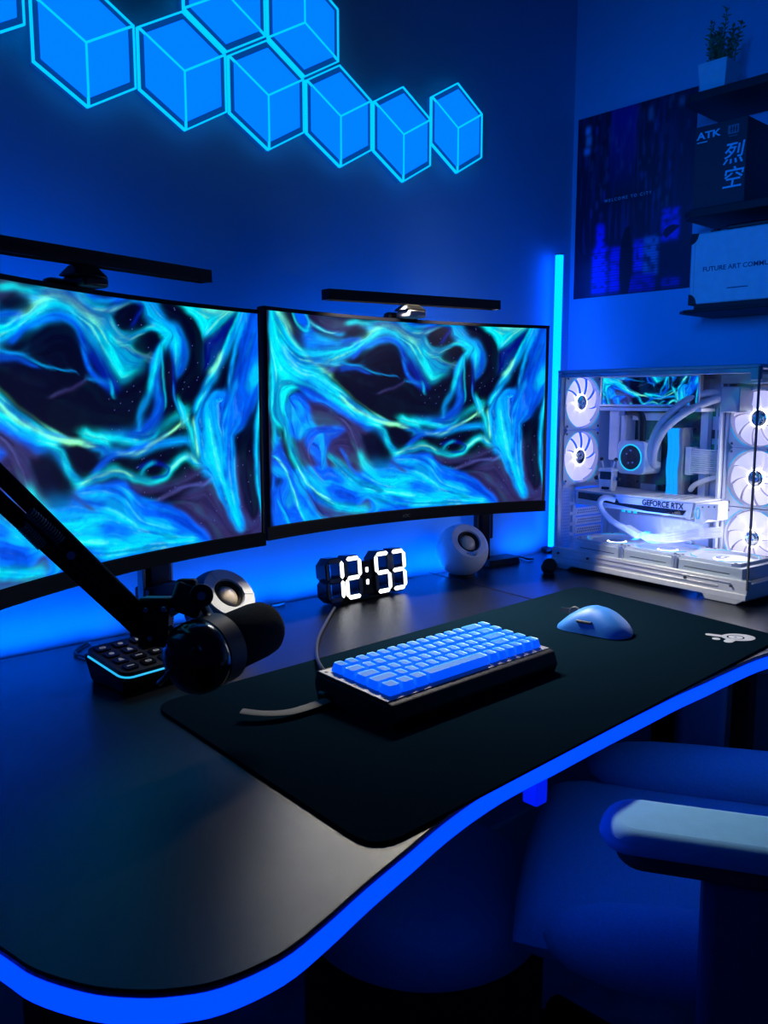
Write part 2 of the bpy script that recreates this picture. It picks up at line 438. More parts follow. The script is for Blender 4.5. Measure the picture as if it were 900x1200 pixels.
def sm(pts, n=5): return catmull([tuple(p) for p in pts], n)
def stroke(z, pts, w, c, a=1.0, hard=2.0, taper=None, one=0):
    """soft stroke; one=+1/-1 keeps the left/right side wide and the other crisp"""
    P = sm(conv(z, pts)); w = w*ZS[z][4]*0.86; d, s, t = dist(P)
    ww = np.full(d.shape, w)
    if taper: ww = w*(taper[0]+(taper[1]-taper[0])*t)
    if one: ww = np.where(s*one > 0, ww, ww*0.18)
    stria = 0.82+0.36*(vnoise(d*90+3, t*4, 33)-0.5)
    addflow(0.8*np.exp(-(d/(ww*1.7))**2))
    q = np.where(s > 0, d/ww, d/(ww*0.72))
    mixin(a*np.exp(-q**hard)*stria, c)
def blob(z, pts, c, a=1.0, soft=14):
    P = conv(z, pts); P = sm(P+[P[0]], 5); s = soft*ZS[z][4]*0.6
    d, _, _ = dist(P); ins = np.zeros(PX.shape, bool)
    for i in range(len(P)-1):
        (x0,y0),(x1,y1) = P[i], P[i+1]
        k = ((y0 > PY) != (y1 > PY)) & (PX < (x1-x0)*(PY-y0)/(y1-y0+1e-12)+x0); ins ^= k
    sd = np.where(ins, d, -d); addflow(0.5*np.exp(-(d/0.08)**2)); mixin(a/(1+np.exp(-sd/s*2)), c)
# purple haze
hz = fbm(X0*3+5, Y0*4, 21)
mixin(np.clip((hz-0.48)*2.0, 0, 0.35), PURP)
blob('L4', [(540,860),(640,780),(760,700),(840,760),(840,960),(660,980),(580,900)], PURP, 0.95, 30)
blob('L4', [(-200,640),(-40,640),(60,720),(110,830),(180,880),(60,900),(-200,860)], PURP, 0.95, 20)
blob('R1', [(300,640),(420,640),(620,720),(700,830),(640,960),(420,900),(320,800)], PURP, 0.95, 30)
blob('R3', [(300,20),(560,20),(700,180),(720,330),(560,380),(420,330),(330,420),(260,260)], PURP, 0.9, 40)
blob('R1', [(350,150),(560,150),(700,210),(690,280),(560,300),(420,240)], PURP, 0.8, 30)
blob('R1', [(360,320),(560,400),(640,480),(700,560),(560,560),(400,470)], PURP, 0.6, 30)
# left cyan mass of the right part
blob('R1', [(80,100),(140,130),(200,250),(290,380),(360,450),(470,540),(600,650),(740,780),(660,800),(520,700),(400,620),(300,570),(220,600),(170,660),(150,800),(90,900)], CYAN, 0.95, 14)
blob('R1', [(250,560),(380,600),(520,680),(640,760),(700,850),(560,760),(420,670),(300,640)], BLUE, 0.9, 22)
blob('R1', [(165,690),(220,620),(290,640),(330,740),(340,840),(180,840)], BLUE, 0.95, 14)
stroke('R1', [(190,640),(230,700),(280,800)], 9, DEEP, 0.8); stroke('R1', [(230,620),(290,700),(320,800)], 7, DEEP, 0.8); stroke('R1', [(170,700),(200,770),(220,840)], 8, DEEP, 0.7)
stroke('R1', [(300,640),(340,665),(400,660),(470,710),(560,790)], 4, NAVY, 0.8)
blob('R1', [(290,150),(330,240),(420,290),(560,310),(640,290),(700,350),(560,400),(420,390),(330,370),(280,290)], BLUE, 0.85, 25)
stroke('R1', [(300,240),(380,330),(470,380)], 22, DEEP, 0.8); stroke('R1', [(400,290),(480,330),(600,330)], 16, BLUE, 0.7)
stroke('R1', [(280,150),(330,200),(400,238),(470,245),(580,275),(660,290)], 13, SKY, 0.9)
stroke('R1', [(270,140),(320,190),(400,238),(460,242)], 5, GREEN, 0.7)
stroke('R1', [(205,120),(225,180),(260,225),(295,245),(310,190),(290,140)], 10, CYAN, 0.9); blob('R1', [(215,130),(290,150),(300,210),(250,200)], BLUE, 0.9, 10)
stroke('R1', [(340,430),(400,425),(480,440),(570,455),(620,430),(640,395)], 16, SKY, 0.9); stroke('R1', [(350,435),(420,432),(500,445),(580,455),(625,428)], 5, GREEN, 0.6)
stroke('R1', [(400,480),(520,480),(600,540),(680,560)], 16, LILAC, 0.5); stroke('R1', [(430,470),(560,500),(660,470),(720,520)], 8, BLUE, 0.6)
stroke('R1', [(620,430),(680,460),(730,485),(800,500),(870,505)], 8, SKY, 0.7, taper=(1.2,0.3)); stroke('R1', [(715,470),(735,490)], 14, BLUE, 0.9)
# bands that bound the dark oval
stroke('R1', [(110,150),(160,260),(250,390),(350,470),(460,540),(560,590),(650,690),(760,790),(880,860)], 17, NAVY, 0.55)
stroke('L4', [(-300,300),(-200,420),(-60,520),(60,610),(150,690),(210,740),(245,800)], 34, SKY, 0.95, taper=(1.1,0.7))
stroke('L4', [(-60,510),(60,600),(150,668),(200,720),(235,790),(250,800)], 12, CYAN, 1.0)
stroke('R1', [(150,170),(240,330),(340,430),(470,530),(600,640),(760,770),(890,800)], 9, GREEN, 0.75)
stroke('L4', [(0,540),(60,592),(130,636),(200,660),(280,664)], 10, GREEN, 0.95)
stroke('R1', [(130,140),(170,200),(200,260)], 22, GREEN, 0.7)
stroke('R1', [(170,340),(200,400),(240,450)], 12, GREEN, 0.4)
blob('L4', [(120,720),(160,690),(215,760),(245,830),(220,875),(170,870),(120,800),(100,730)], NAVY, 0.95, 16)
stroke('L4', [(0,640),(55,710),(95,810),(140,865),(200,870),(235,840),(240,800)], 4, LILAC, 0.9)
# top arch
stroke('L4', [(-150,330),(0,320),(60,300),(110,250),(160,235),(220,250),(270,290),(330,330),(380,390)], 62, SKY, 0.75)
stroke('L4', [(-60,330),(20,310),(80,280),(120,235),(160,212),(210,220),(260,255),(320,300),(380,350),(430,385)], 38, CYAN, 0.95)
stroke('L4', [(60,265),(110,225),(160,200),(215,212),(270,250),(320,290)], 19, GREEN, 0.85)
blob('L4', [(0,200),(50,185),(95,215),(80,255),(30,262),(-20,240)], NAVY, 0.95, 14)
stroke('L4', [(-20,262),(20,255),(60,262),(40,290)], 10, BLUE, 0.8)
stroke('L4', [(0,172),(60,172),(120,190)], 12, CYAN, 0.8)
blob('L4', [(300,290),(350,300),(400,350),(440,400),(410,450),(380,455),(340,400)], CYAN, 0.85, 26)
stroke('L4', [(340,330),(365,390),(385,450)], 26, CYAN, 0.8, taper=(1,0.4)); stroke('L4', [(300,360),(340,440),(370,500)], 18, DEEP, 0.7)
stroke('L4', [(370,340),(420,375),(470,395),(500,400)], 9, GREEN, 0.6, taper=(1,0.3))
# the big dark oval itself
blob('L4', [(80,310),(150,290),(220,290),(262,340),(272,420),(310,470),(350,510),(400,480),(460,440),(490,500),(470,590),(400,640),(300,650),(200,640),(110,600),(20,520),(-60,440),(0,360)], NAVY, 0.97, 14)
stroke('L4', [(40,345),(110,285),(180,268),(235,290),(262,340),(275,420),(305,465),(345,490)], 13, BLUE, 0.9); stroke('L4', [(262,340),(300,400),(325,450),(345,495)], 22, DEEP, 0.9)
stroke('L4', [(275,462),(320,472),(347,485),(347,512)], 5, SKY, 0.9); stroke('L4', [(345,480),(347,512)], 8, CYAN, 0.7)
stroke('L4', [(262,462),(230,490),(180,515),(160,525)], 7, PURP, 0.9)
stroke('L4', [(-10,372),(40,392),(90,402),(150,430),(235,438)], 6, SKY, 0.7, taper=(1.4,0.3)); stroke('L4', [(-10,400),(60,410),(120,430)], 14, BLUE, 0.6, taper=(1.2,0.3))
# top middle
stroke('L4', [(220,185),(270,230),(340,245),(390,230),(430,215)], 10, SKY, 0.9); stroke('L4', [(270,200),(330,215),(390,205)], 14, BLUE, 0.8)
stroke('L4', [(300,240),(345,248),(400,225)], 5, GREEN, 0.7)
blob('L4', [(430,212),(470,210),(520,270),(560,300),(590,370),(590,410),(565,450),(545,400),(520,330),(470,290)], SKY, 0.95, 12)
stroke('L4', [(450,230),(500,290),(540,330),(560,400)], 20, CYAN, 0.8, taper=(1.2,0.7)); stroke('L4', [(575,350),(580,400),(565,440)], 12, BLUE, 0.9)
blob('L4', [(355,270),(385,225),(430,218),(445,240),(430,280),(400,315),(370,310)], NAVY, 0.97, 10)
stroke('L4', [(420,290),(440,240),(430,225)], 8, DEEP, 0.8)
stroke('L4', [(345,270),(365,310),(400,332),(440,318),(480,302),(525,335)], 9, CYAN, 0.95); stroke('L4', [(350,285),(372,318),(405,335),(445,320)], 3.5, GREEN, 0.8)
blob('L4', [(410,350),(450,325),(500,325),(515,360),(480,390),(430,380)], NAVY, 0.95, 12)
blob('L4', [(560,218),(650,225),(745,238),(700,285),(655,328),(620,290)], CYAN, 0.95, 12); stroke('L4', [(640,240),(690,250),(720,245)], 16, GREEN, 0.6)
blob('L4', [(575,260),(610,270),(640,330),(660,400),(640,500),(600,560),(560,540),(560,460),(590,400),(600,340)], NAVY, 0.97, 12)
blob('L4', [(650,340),(690,300),(735,260),(720,330),(690,400),(650,440),(640,390)], DEEP, 0.55, 20)
# right of the oval: swirling ribbon
stroke('L4', [(525,335),(490,400),(488,470),(498,540),(470,600),(410,645),(330,655)], 30, BLUE, 0.85, taper=(0.6,1.1)); stroke('L4', [(522,340),(485,405),(478,470),(440,560),(430,620)], 14, SKY, 0.6)
stroke('L4', [(525,335),(500,370),(487,420),(470,480)], 12, CYAN, 0.95)
stroke('L4', [(512,360),(525,440),(530,520),(520,570)], 11, NAVY, 0.95); stroke('L4', [(505,390),(515,460),(520,540)], 5, CYAN, 0.6); stroke('L4', [(540,380),(545,440),(548,500)], 9, DEEP, 0.8)
# knot and the web under the oval
stroke('L4', [(260,640),(340,655),(420,660),(480,640),(540,600),(580,570)], 20, CYAN, 0.9)
stroke('L4', [(262,620),(290,650),(330,672)], 12, CYAN, 0.9, taper=(0.6,1.3))
blob('L4', [(500,610),(560,580),(580,600),(540,640),(490,650)], NAVY, 0.85, 12)
stroke('L4', [(300,690),(380,700),(440,690),(500,668),(590,665)], 18, SKY, 0.95); stroke('L4', [(370,705),(440,690),(490,660),(550,620),(585,590)], 7, GREEN, 0.8)
stroke('L4', [(290,760),(340,720),(400,690),(460,670)], 16, BLUE, 0.8)
blob('L4', [(330,665),(380,660),(415,668),(400,690),(350,695)], NAVY, 0.7, 12)
blob('L4', [(200,680),(260,680),(310,690),(295,740),(270,780),(240,760),(215,720)], NAVY, 0.97, 8)
stroke('L4', [(250,798),(300,775),(350,762),(400,775),(450,785),(510,780),(545,735),(580,715),(618,745)], 15, CYAN, 0.95); stroke('L4', [(255,795),(300,772),(355,758),(410,772)], 5, GREEN, 0.9); stroke('L4', [(540,735),(580,712),(615,735)], 4, GREEN, 0.8)
stroke('L4', [(440,740),(470,725),(500,722),(530,740),(520,765),(480,770)], 9, DEEP, 0.9); stroke('L4', [(445,765),(455,740),(480,722)], 6, CYAN, 0.8)
stroke('L4', [(560,530),(575,580),(600,640),(610,700)], 24, CYAN, 0.9, taper=(0.3,0.9)); stroke('L4', [(605,600),(612,650),(612,700)], 9, GREEN, 0.95)
stroke('L4', [(545,480),(555,540),(570,580)], 10, SKY, 0.9, taper=(0.2,1.4))
stroke('L4', [(620,735),(640,760)], 12, SKY, 0.9)
# long streak and tail
blob('L4', [(612,590),(660,520),(700,505),(745,540),(760,620),(735,640),(735,720),(745,840),(762,930),(750,945),(728,920),(700,860),(660,780),(630,730),(615,660)], SKY, 0.97, 10)
blob('L4', [(655,520),(700,505),(745,530),(770,600),(740,630),(700,620),(670,580)], BLUE, 0.8, 18)
stroke('L4', [(715,640),(715,740),(735,850),(752,920)], 14, BLUE, 0.95); stroke('L4', [(650,600),(665,700),(700,800),(745,920)], 24, CYAN, 0.7, taper=(1.2,0.35))
stroke('L4', [(762,250),(735,320),(700,400),(672,450),(640,510),(612,560)], 17, SKY, 0.95); stroke('L4', [(752,250),(720,330),(690,410),(680,440),(640,510),(615,560)], 7, CYAN, 1.0); stroke('L4', [(690,400),(678,432),(670,440)], 13, GREEN, 0.8)
blob('L4', [(745,340),(770,250),(830,245),(830,500),(800,560),(760,620),(735,560),(735,460),(750,400)], BLUE, 0.75, 20)
stroke('L4', [(770,260),(765,300),(745,350),(725,430),(720,500)], 9, SKY, 0.8); stroke('L4', [(790,330),(760,420),(745,470)], 12, DEEP, 0.7); stroke('L4', [(740,480),(725,520),(700,590)], 12, SKY, 0.7)
stroke('L4', [(800,430),(790,480),(820,470)], 24, SKY, 0.7)
blob('L4', [(745,640),(790,560),(812,500),(806,640),(806,760),(815,860),(790,900),(765,860),(748,760)], NAVY, 0.85, 12)
stroke('L4', [(826,440),(808,560),(800,660),(808,780),(824,900)], 12, SKY, 0.95); stroke('L4', [(812,540),(803,660),(808,780),(820,880)], 6, CYAN, 0.7)
# purple folds lower right
stroke('L4', [(420,810),(500,810),(570,790),(620,760)], 26, PURP, 0.9); stroke('L4', [(500,850),(570,810),(620,800),(650,775)], 7, LILAC, 0.8)
# bottom sweep
blob('L4', [(-250,930),(-100,880),(60,900),(150,878),(220,862),(250,810),(310,795),(380,790),(430,830),(520,860),(590,900),(660,965),(600,1000),(200,1120),(-250,1200)], BLUE, 0.97, 10)
stroke('L4', [(130,885),(220,870),(300,880),(400,920),(520,960)], 34, SKY, 0.75); stroke('L4', [(250,830),(330,820),(390,850),(420,900)], 26, SKY, 0.5)
stroke('L4', [(0,900),(100,960),(220,980),(360,990),(450,985)], 30, CYAN, 0.6); stroke('L4', [(180,1010),(320,1010),(460,990),(600,965)], 20, CYAN, 0.8)
stroke('L4', [(330,880),(440,930),(560,960)], 10, CYAN, 0.5); stroke('L4', [(400,800),(460,860),(560,900),(630,950)], 9, DEEP, 0.6); stroke('L4', [(200,930),(300,950),(400,970)], 9, DEEP, 0.5); stroke('L4', [(60,930),(150,1000),(260,1040)], 10, DEEP, 0.5)
stroke('L4', [(240,830),(300,870)], 12, PURP, 0.9); stroke('L4', [(0,1060),(60,1050),(90,1070)], 14, NAVY, 0.8); stroke('L4', [(60,1090),(80,1040),(70,1010)], 8, DEEP, 0.7)
# left-lower corner of the picture
blob('R3', [(300,120),(420,90),(520,110),(440,180),(420,260),(400,350),(330,260),(280,180)], BLUE, 0.85, 22); stroke('R3', [(400,150),(410,230),(390,340)], 12, DEEP, 0.6); stroke('R3', [(330,160),(300,240),(330,330),(390,420)], 10, LILAC, 0.6)
stroke('R3', [(440,270),(520,350),(600,420),(700,470),(890,500)], 44, CYAN, 0.9, taper=(0.4,1.2)); stroke('R3', [(620,270),(660,350),(740,420),(890,420)], 44, CYAN, 0.85, taper=(0.7,1.3))
stroke('R3', [(500,240),(560,340),(660,410),(760,450)], 14, BLUE, 0.8); stroke('R3', [(640,500),(760,520),(890,540)], 26, BLUE, 0.8)
blob('R3', [(340,520),(420,560),(560,590),(650,520),(660,600),(520,640),(380,640)], PURP, 0.9, 16)
blob('R3', [(105,100),(105,700),(420,660),(340,560),(260,430),(200,320),(150,240)], BLUE, 0.85, 16)
stroke('R3', [(150,-40),(165,80),(190,200),(230,300),(290,400),(350,480),(430,545),(520,575),(630,600)], 42, CYAN, 0.95, taper=(0.8,0.8)); stroke('R3', [(240,330),(300,430),(370,490),(430,520)], 6, GREEN, 0.7)
stroke('R3', [(190,310),(260,420),(330,530),(400,620)], 10, NAVY, 0.8); stroke('R3', [(300,500),(350,580),(410,640)], 18, PURP, 0.8)
stroke('R3', [(105,290),(150,330),(180,390),(215,480),(260,580),(310,670)], 12, CYAN, 0.9); stroke('R3', [(110,295),(160,345),(190,420),(230,500),(240,560)], 5, GREEN, 0.9)
blob('R3', [(105,90),(150,110),(150,150),(110,160)], NAVY, 0.8, 10); blob('R3', [(105,390),(150,410),(140,440),(105,450)], NAVY, 0.8, 10); stroke('R3', [(130,460),(150,560),(190,640)], 10, DEEP, 0.8); stroke('R3', [(120,540),(170,640),(200,690)], 10, CYAN, 0.7)
# silky fibres: noise and colour drawn out along the strokes (line integral)
def blur(a, n):
    for _ in range(n): a = (a+np.roll(a,1,0)+np.roll(a,-1,0)+np.roll(a,1,1)+np.roll(a,-1,1))/5
    return a
fl = blur(flow+0.02, 14); ang = 0.5*np.angle(fl); VX, VY = np.cos(ang), np.sin(ang)
def lic(a, steps, h=1.0):
    acc = a.astype(float).copy(); jj, ii = np.meshgrid(np.arange(NX), np.arange(NY))
    for sg in (1, -1):
        x = jj.astype(float); y = ii.astype(float); dx = VX*sg; dy = VY*sg
        for _ in range(steps):
            x = np.clip(x+dx*h, 0, NX-1); y = np.clip(y+dy*h, 0, NY-1)
            xi = x.round().astype(int); yi = y.round().astype(int)
            acc = acc+a[yi, xi]
            nx, ny = VX[yi, xi], VY[yi, xi]; f = np.where(nx*dx+ny*dy < 0, -1, 1); dx, dy = nx*f, ny*f
    return acc/(2*steps+1)
img = img*0.35+lic(img, 7)*0.65
rs = np.random.RandomState(17)
def fibre(px, steps, seed):
    r = np.random.RandomState(seed); g = r.rand(NY//px+2, NX//px+2).repeat(px, 0).repeat(px, 1)[:NY, :NX]; g = blur(g, px)
    t = lic(g, steps); return (t-t.mean())/t.std()
f1 = fibre(2, 30, 1); f2 = fibre(5, 34, 2); f3 = fibre(12, 30, 3)
lum = img[..., 1]*0.7+img[..., 2]*0.3; lit_ = np.clip(lum*2.5, 0, 1)
mixin(lit_*np.clip(f3*0.5-0.10, 0, 0.60), DEEP)
mixin(lit_*np.clip(-f3*0.35-0.15, 0, 0.45), CYAN)
mixin(lit_*np.clip(f2*0.32-0.10, 0, 0.45), DEEP*0.7)
mixin(lit_*np.clip(-f2*0.30-0.15, 0, 0.45), SKY*1.05)
mixin(np.clip(lum*2-0.5, 0, 1)*np.clip(f1*0.28-0.22, 0, 0.5), GREEN)
mixin(lit_*np.clip(-f1*0.22-0.05, 0, 0.3), DEEP)
pur = np.clip((img[..., 0]*2.2-img[..., 1]*1.2)*22, 0, 1)
mixin(pur*np.clip(f2*0.3, 0, 0.4), NAVY); mixin(pur*np.clip(-f1*0.10-0.02, 0, 0.25), LILAC)
# stars and fine grain
rs = np.random.RandomState(5); st = rs.rand(NY, NX) > 0.9975; dark = img.sum(2) < 0.25
img[st & dark & (gu > 0.55)] = lin((95,100,190))
SCREEN = np.clip(img**1.10*np.array([1.6,1.85,1.5]), 0, 1)

def screen_mesh(name, pos, cols, nx, ny, material, parent):
    """pos(u, v) -> local point; cols: ny x nx x 3 linear"""
    vs = []; 
    for j in range(ny):
        for i in range(nx): vs.append(pos(i/(nx-1), j/(ny-1)))
    fs = [(j*nx+i, j*nx+i+1, (j+1)*nx+i+1, (j+1)*nx+i) for j in range(ny-1) for i in range(nx-1)]
    me = bpy.data.meshes.new(name); me.from_pydata(vs, [], fs); me.update()
    at = me.color_attributes.new('Col', 'FLOAT_COLOR', 'POINT')
    c = np.ones((ny*nx, 4), dtype=np.float32); c[:, :3] = cols.reshape(-1, 3)
    at.data.foreach_set('color', c.ravel()); me.materials.append(material)
    o = bpy.data.objects.new(name, me); COL.objects.link(o); o.parent = parent
    return o
M['screen'] = picture('screen_picture', s=1.0)
def mon_arc(W, H0, H1, yoff, thick, n=28):
    """a curved slab in monitor coordinates"""
    vs = []; fs = []
    for i in range(n+1):
        x = -W/2+W*i/n; y = SAG*(1-(2*x/MW)**2)
        for (dy, z) in ((yoff, H0), (yoff, H1), (yoff+thick, H1), (yoff+thick, H0)): vs.append((x, y+dy, z))
    for i in range(n):
        for k in range(4): k2 = (k+1)%4; fs.append((i*4+k, (i+1)*4+k, (i+1)*4+k2, i*4+k2))
    fs.append((0,1,2,3)); fs.append((n*4+3,n*4+2,n*4+1,n*4))
    return vs, fs
def make_monitor(mo, label):
    W = mo.W
    t = empty('curved_monitor', (mo.o.x, mo.o.y, DZ), mo.rz, label, 'monitor', 'curved monitors side by side')
    zb = mo.zb-DZ
    Mz = T(0,0,zb)
    MB(Mz).add(*mon_arc(W, 0, MH, 0.0012, 0.020)).build('housing', M['bezel'], t)
    b = MB(Mz).add(*mon_arc(W, 0, 0.021, -0.002, 0.004)).build('bottom_bezel', M['bezel'], t)
    MB(Mz).add(*mon_arc(W, MH-0.0055, MH, -0.001, 0.003)).build('top_bezel', M['bezel'], t)
    for s in (-1, 1):
        yy = SAG*(1-(2*(W/2-0.003)/MW)**2)
        MB(Mz).box(s*(W/2)-0.0055*(s > 0), s*(W/2)+0.0055*(s < 0), yy-0.001, yy+0.004, 0.0, MH).build('side_bezel', M['bezel'], t)
    Wa = W-0.012
    screen_mesh('screen', lambda u, v: ((u-0.5)*Wa, SAG*(1-(2*(u-0.5)*Wa/MW)**2)+0.0005, zb+0.022+v*(MH-0.028)), SCREEN, NX, NY, M['screen'], t)
    text('brand_mark', 'AOC', 0.008, T(0.0,SAG-0.0022,zb+0.007) @ RX(PI/2), M['darkgrey'], t, align='CENTER')
    MB(Mz).ball((0,SAG+0.030,MH/2),(0.13,0.018,0.09), n=28).build('rear_bulge', M['bezel'], t)
    return t
tL = make_monitor(ML, 'curved black monitor on the left, partly cut off, behind the microphone')
tR = make_monitor(MR, 'curved black monitor on the right, whole screen visible, above the clock')
def stand(t, mo, px, Y, w, base):
    P = ony(px, 640, Y); q = RZ(-mo.rz) @ (P-Vector((mo.o.x, mo.o.y, P.z)))
    xx, y0 = q.x, q.y
    MB().box(xx-w/2, xx+w/2, y0-0.010, y0+0.010, 0.012, 0.36).build('stand_column', M['bezel'], t, bevel=0.005)
    for s in (-1,1): MB().box(xx+s*(w/2+0.006)-0.003, xx+s*(w/2+0.006)+0.003, y0-0.006, y0+0.006, 0.06, 0.30).build('stand_rail', M['grey'] if w > 0.05 else M['black'], t, bevel=0.001)
    MB().tube([(xx,y0-0.004,0.325),(xx*0.5,y0*0.55+0.05,0.325),(0,SAG+0.045,0.325)], 0.016, n=12).build('stand_arm', M['black'], t)
    return xx, y0
xx, y0 = stand(tL, ML, 181, 1.20, 0.052, 0)
MB().box(xx-0.032, xx+0.032, y0-0.032, y0+0.03, 0.0004, 0.012).box(xx-0.033, xx+0.033, y0-0.018, y0+0.015, 0.04, 0.085).build('stand_base', M['black'], tL, bevel=0.004)
xx, y0 = stand(tR, MR, 566, 1.229, 0.030, 0)
MB().prism(rrect(0.10,0.05,0.012,cx=xx+0.045,cy=y0-0.004), 0.0004, 0.014, top=0.93).build('stand_base', M['black'], tR)

# ---- monitor light bars
M['clamp'] = mat('pale_clamp', (0.22,0.21,0.20), 0.5)
def lightbar(pl, pr, dl, dr, clamp_px, mo, lit, label, clampmat):
    A = atd(*pl, dl); B = atd(*pr, dr)
    c = (A+B)/2; x = (B-A); L = x.length; x.normalize(); z = Vector((0,0,1)); y = z.cross(x).normalized(); z = x.cross(y)
    t = empty('monitor_light_bar', c, 0, label, 'light bar', 'light bars on the monitors'); 
    R = axes(Vector((0,0,0)), x, y, z)
    # hollow underside: the light panel sits up inside the bar
    MB(R).box(-L/2, L/2, -0.011, 0.011, -0.0010, 0.0085).box(-L/2, L/2, -0.011, -0.0095, -0.0085, 0.0).box(-L/2, L/2, 0.0095, 0.011, -0.0085, 0.0).box(-L/2, -L/2+0.004, -0.011, 0.011, -0.0085, 0.0).box(L/2-0.004, L/2, -0.011, 0.011, -0.0085, 0.0).build('bar', M['matte'], t)
    if lit:
        MB(R).box(-L/2+0.02, L/2-0.02, -0.009, 0.009, -0.0022, -0.0012).build('light_panel', M['warm'], t)
    else:
        MB(R).box(-L/2+0.02, L/2-0.02, -0.009, 0.009, -0.0022, -0.0012).build('light_panel', M['grey'], t)
    MB(R).tube([(L/2-0.001,0,0),(L/2+0.0012,0,0)], 0.006, n=16).build('end_cap', M['black'], t)
    # clamp standing on the top edge of the monitor
    top = atd(*clamp_px, (dl+dr)/2)
    cc = Vector(((top-c).dot(x), 0, 0))
    zt = (mo.zb+MH)-c.z
    cx = (top-c).x; cy = (top-c).y
    q = R @ Vector((cc.x, 0.0, 0))
    CM = T(q.x, q.y, 0) @ RZ(math.atan2(x.y, x.x))
    dz = q.z
    MB(CM).box(-0.019, 0.019, -0.012, 0.030, zt+0.0005, zt+0.013).build('clamp', clampmat, t, bevel=0.004)
    MB(CM).prism([(-0.026,-0.006),(0.026,-0.006),(0.026,0.03),(-0.026,0.03)], zt+0.013, dz-0.007, top=0.55).build('mount_neck', M['black'], t, bevel=0.003)
    MB(CM).box(-0.034, 0.034, 0.030, 0.050, zt-0.045, zt+0.012).build('counterweight', M['black'], t, bevel=0.006)
    return t, c, x, y, z, L
lightbar((-100,271), (241.5,324.5), 0.845, 1.20, (118,331), ML, False, 'black light bar on top of the left monitor, switched off', M['black'])
bar = lightbar((381,345), (582,358), 1.385, 1.61, (486,372), MR, True, 'black light bar on top of the right monitor with a pale clamp', M['clamp'])
# ------------------------------------------------------------------ mouse pad
pc = [onz(*q, 0.003) for q in ((178.6,826),(439.6,996.5),(917.7,746.5),(679.6,686.6))]
def round_poly(pts, r, n=6):
    out = []; m = len(pts)
    for i in range(m):
        p = Vector(pts[i][:2]); a = (Vector(pts[i-1][:2])-p).normalized(); b = (Vector(pts[(i+1)%m][:2])-p).normalized()
        for k in range(n+1):
            t = k/n; out.append(tuple(p+a*r*(1-t)**2+b*r*t**2))
    return out
c0 = sum(pc, Vector())/4
padr = math.atan2(pc[2].y-pc[1].y, pc[2].x-pc[1].x)
t = empty('mouse_pad', (c0.x, c0.y, DZ), padr, 'large black cloth desk mat under the keyboard and mouse', 'desk mat')
inv = RZ(-padr) @ T(-c0.x, -c0.y, 0)
MB(inv).prism(round_poly(pc, 0.035), 0.0003, 0.0035).build('mat', M['pad'], t, smooth=False)
def emblem(z):
    mb = MB(); n = 40
    def ell(cx, cy, a, b, rot=0): return [(cx+a*math.cos(2*PI*k/n)*math.cos(rot)-b*math.sin(2*PI*k/n)*math.sin(rot), cy+a*math.cos(2*PI*k/n)*math.sin(rot)+b*math.sin(2*PI*k/n)*math.cos(rot)) for k in range(n)]
    mb.frame(ell(0.004,0,0.0235,0.0185), ell(0,0,0.0125,0.0115), 0, z)
    mb.frame(ell(0,0,0.0098,0.0088), ell(0,0,0.0022,0.0022), 0, z)
    # two bars with round ends to the left, and one loose dot
    for (p, q, r) in (((-0.016,0.006),(-0.032,0.016),0.0052), ((-0.012,-0.012),(-0.020,-0.020),0.0062)):
        a = math.atan2(q[1]-p[1], q[0]-p[0]); pts = [(p[0]+r*math.cos(a+PI/2+PI*k/8), p[1]+r*math.sin(a+PI/2+PI*k/8)) for k in range(9)]+[(q[0]+r*math.cos(a-PI/2+PI*k/8), q[1]+r*math.sin(a-PI/2+PI*k/8)) for k in range(9)]
        mb.prism(pts, 0, z*0.96)
    mb.prism(ell(-0.031,-0.006,0.0055,0.0055), 0, z)
    return mb
lp = onz(862, 747, 0.0035)
em = emblem(0.0003); 
em.M = inv @ T(lp.x, lp.y, 0.0036) @ RZ(math.radians(-38))
mb2 = MB(inv @ T(lp.x, lp.y, 0.0036) @ RZ(math.radians(-40)) @ Matrix.Diagonal((1.08,1.08,1,1))).add([tuple(v) for v in emblem(0.0003).v], emblem(0.0003).f)
mb2.build('printed_emblem', M['pad_logo'], t, smooth=False)

# ------------------------------------------------------------------ keyboard
kFL = onz(455, 822, 0.034); kFR = onz(640, 760, 0.034); kBL = onz(391, 785, 0.038)
kx = (kFR-kFL); kx.z = 0; KL = kx.length; kx.normalize(); KR = math.atan2(kx.y, kx.x)
ky = Vector((-kx.y, kx.x, 0)); KD = (kBL-kFL).dot(ky)
t = empty('mechanical_keyboard', (kFL.x, kFL.y, DZ+0.0035), KR, 'compact keyboard with glowing translucent blue keycaps on the desk mat', 'keyboard')
TI = RX(math.radians(3.0))
# case: side profile swept along x
prof = [(-0.012,0.0),(KD+0.004,0.0),(KD+0.010,0.020),(KD+0.006,0.037),(KD+0.001,0.0375),(KD+0.001,0.0335),(0.0,0.0265),(-0.002,0.0305),(-0.010,0.0285),(-0.016,0.012)]
def sweep(x0, x1, prof, mb):
    n = len(prof); vs = [(x0,p[0],p[1]) for p in prof]+[(x1,p[0],p[1]) for p in prof]
    return mb.add(vs, [tuple(range(n-1,-1,-1)), tuple(range(n,2*n))]+[(i,(i+1)%n,n+(i+1)%n,n+i) for i in range(n)])
sweep(-0.004, KL+0.006, prof, MB()).build('case', M['matte'], t, bevel=0.002, smooth=False)
PM = T(0,0,0.0295) @ RX(math.atan2(0.006, KD))
pl = MB(PM).box(-0.0035, KL+0.004, -0.002, KD+0.002, 0.0, 0.0018)
for (x, y) in ((0.002,KD*0.5),(0.002,KD-0.006),(0.002,0.008)): pl.lathe([(0.002,0.0018),(0.002,0.0028)], 12, T(x,y,0))
M['plate'] = mat('keyboard_plate', (0.22,0.22,0.22), 0.5, metal=0.3)
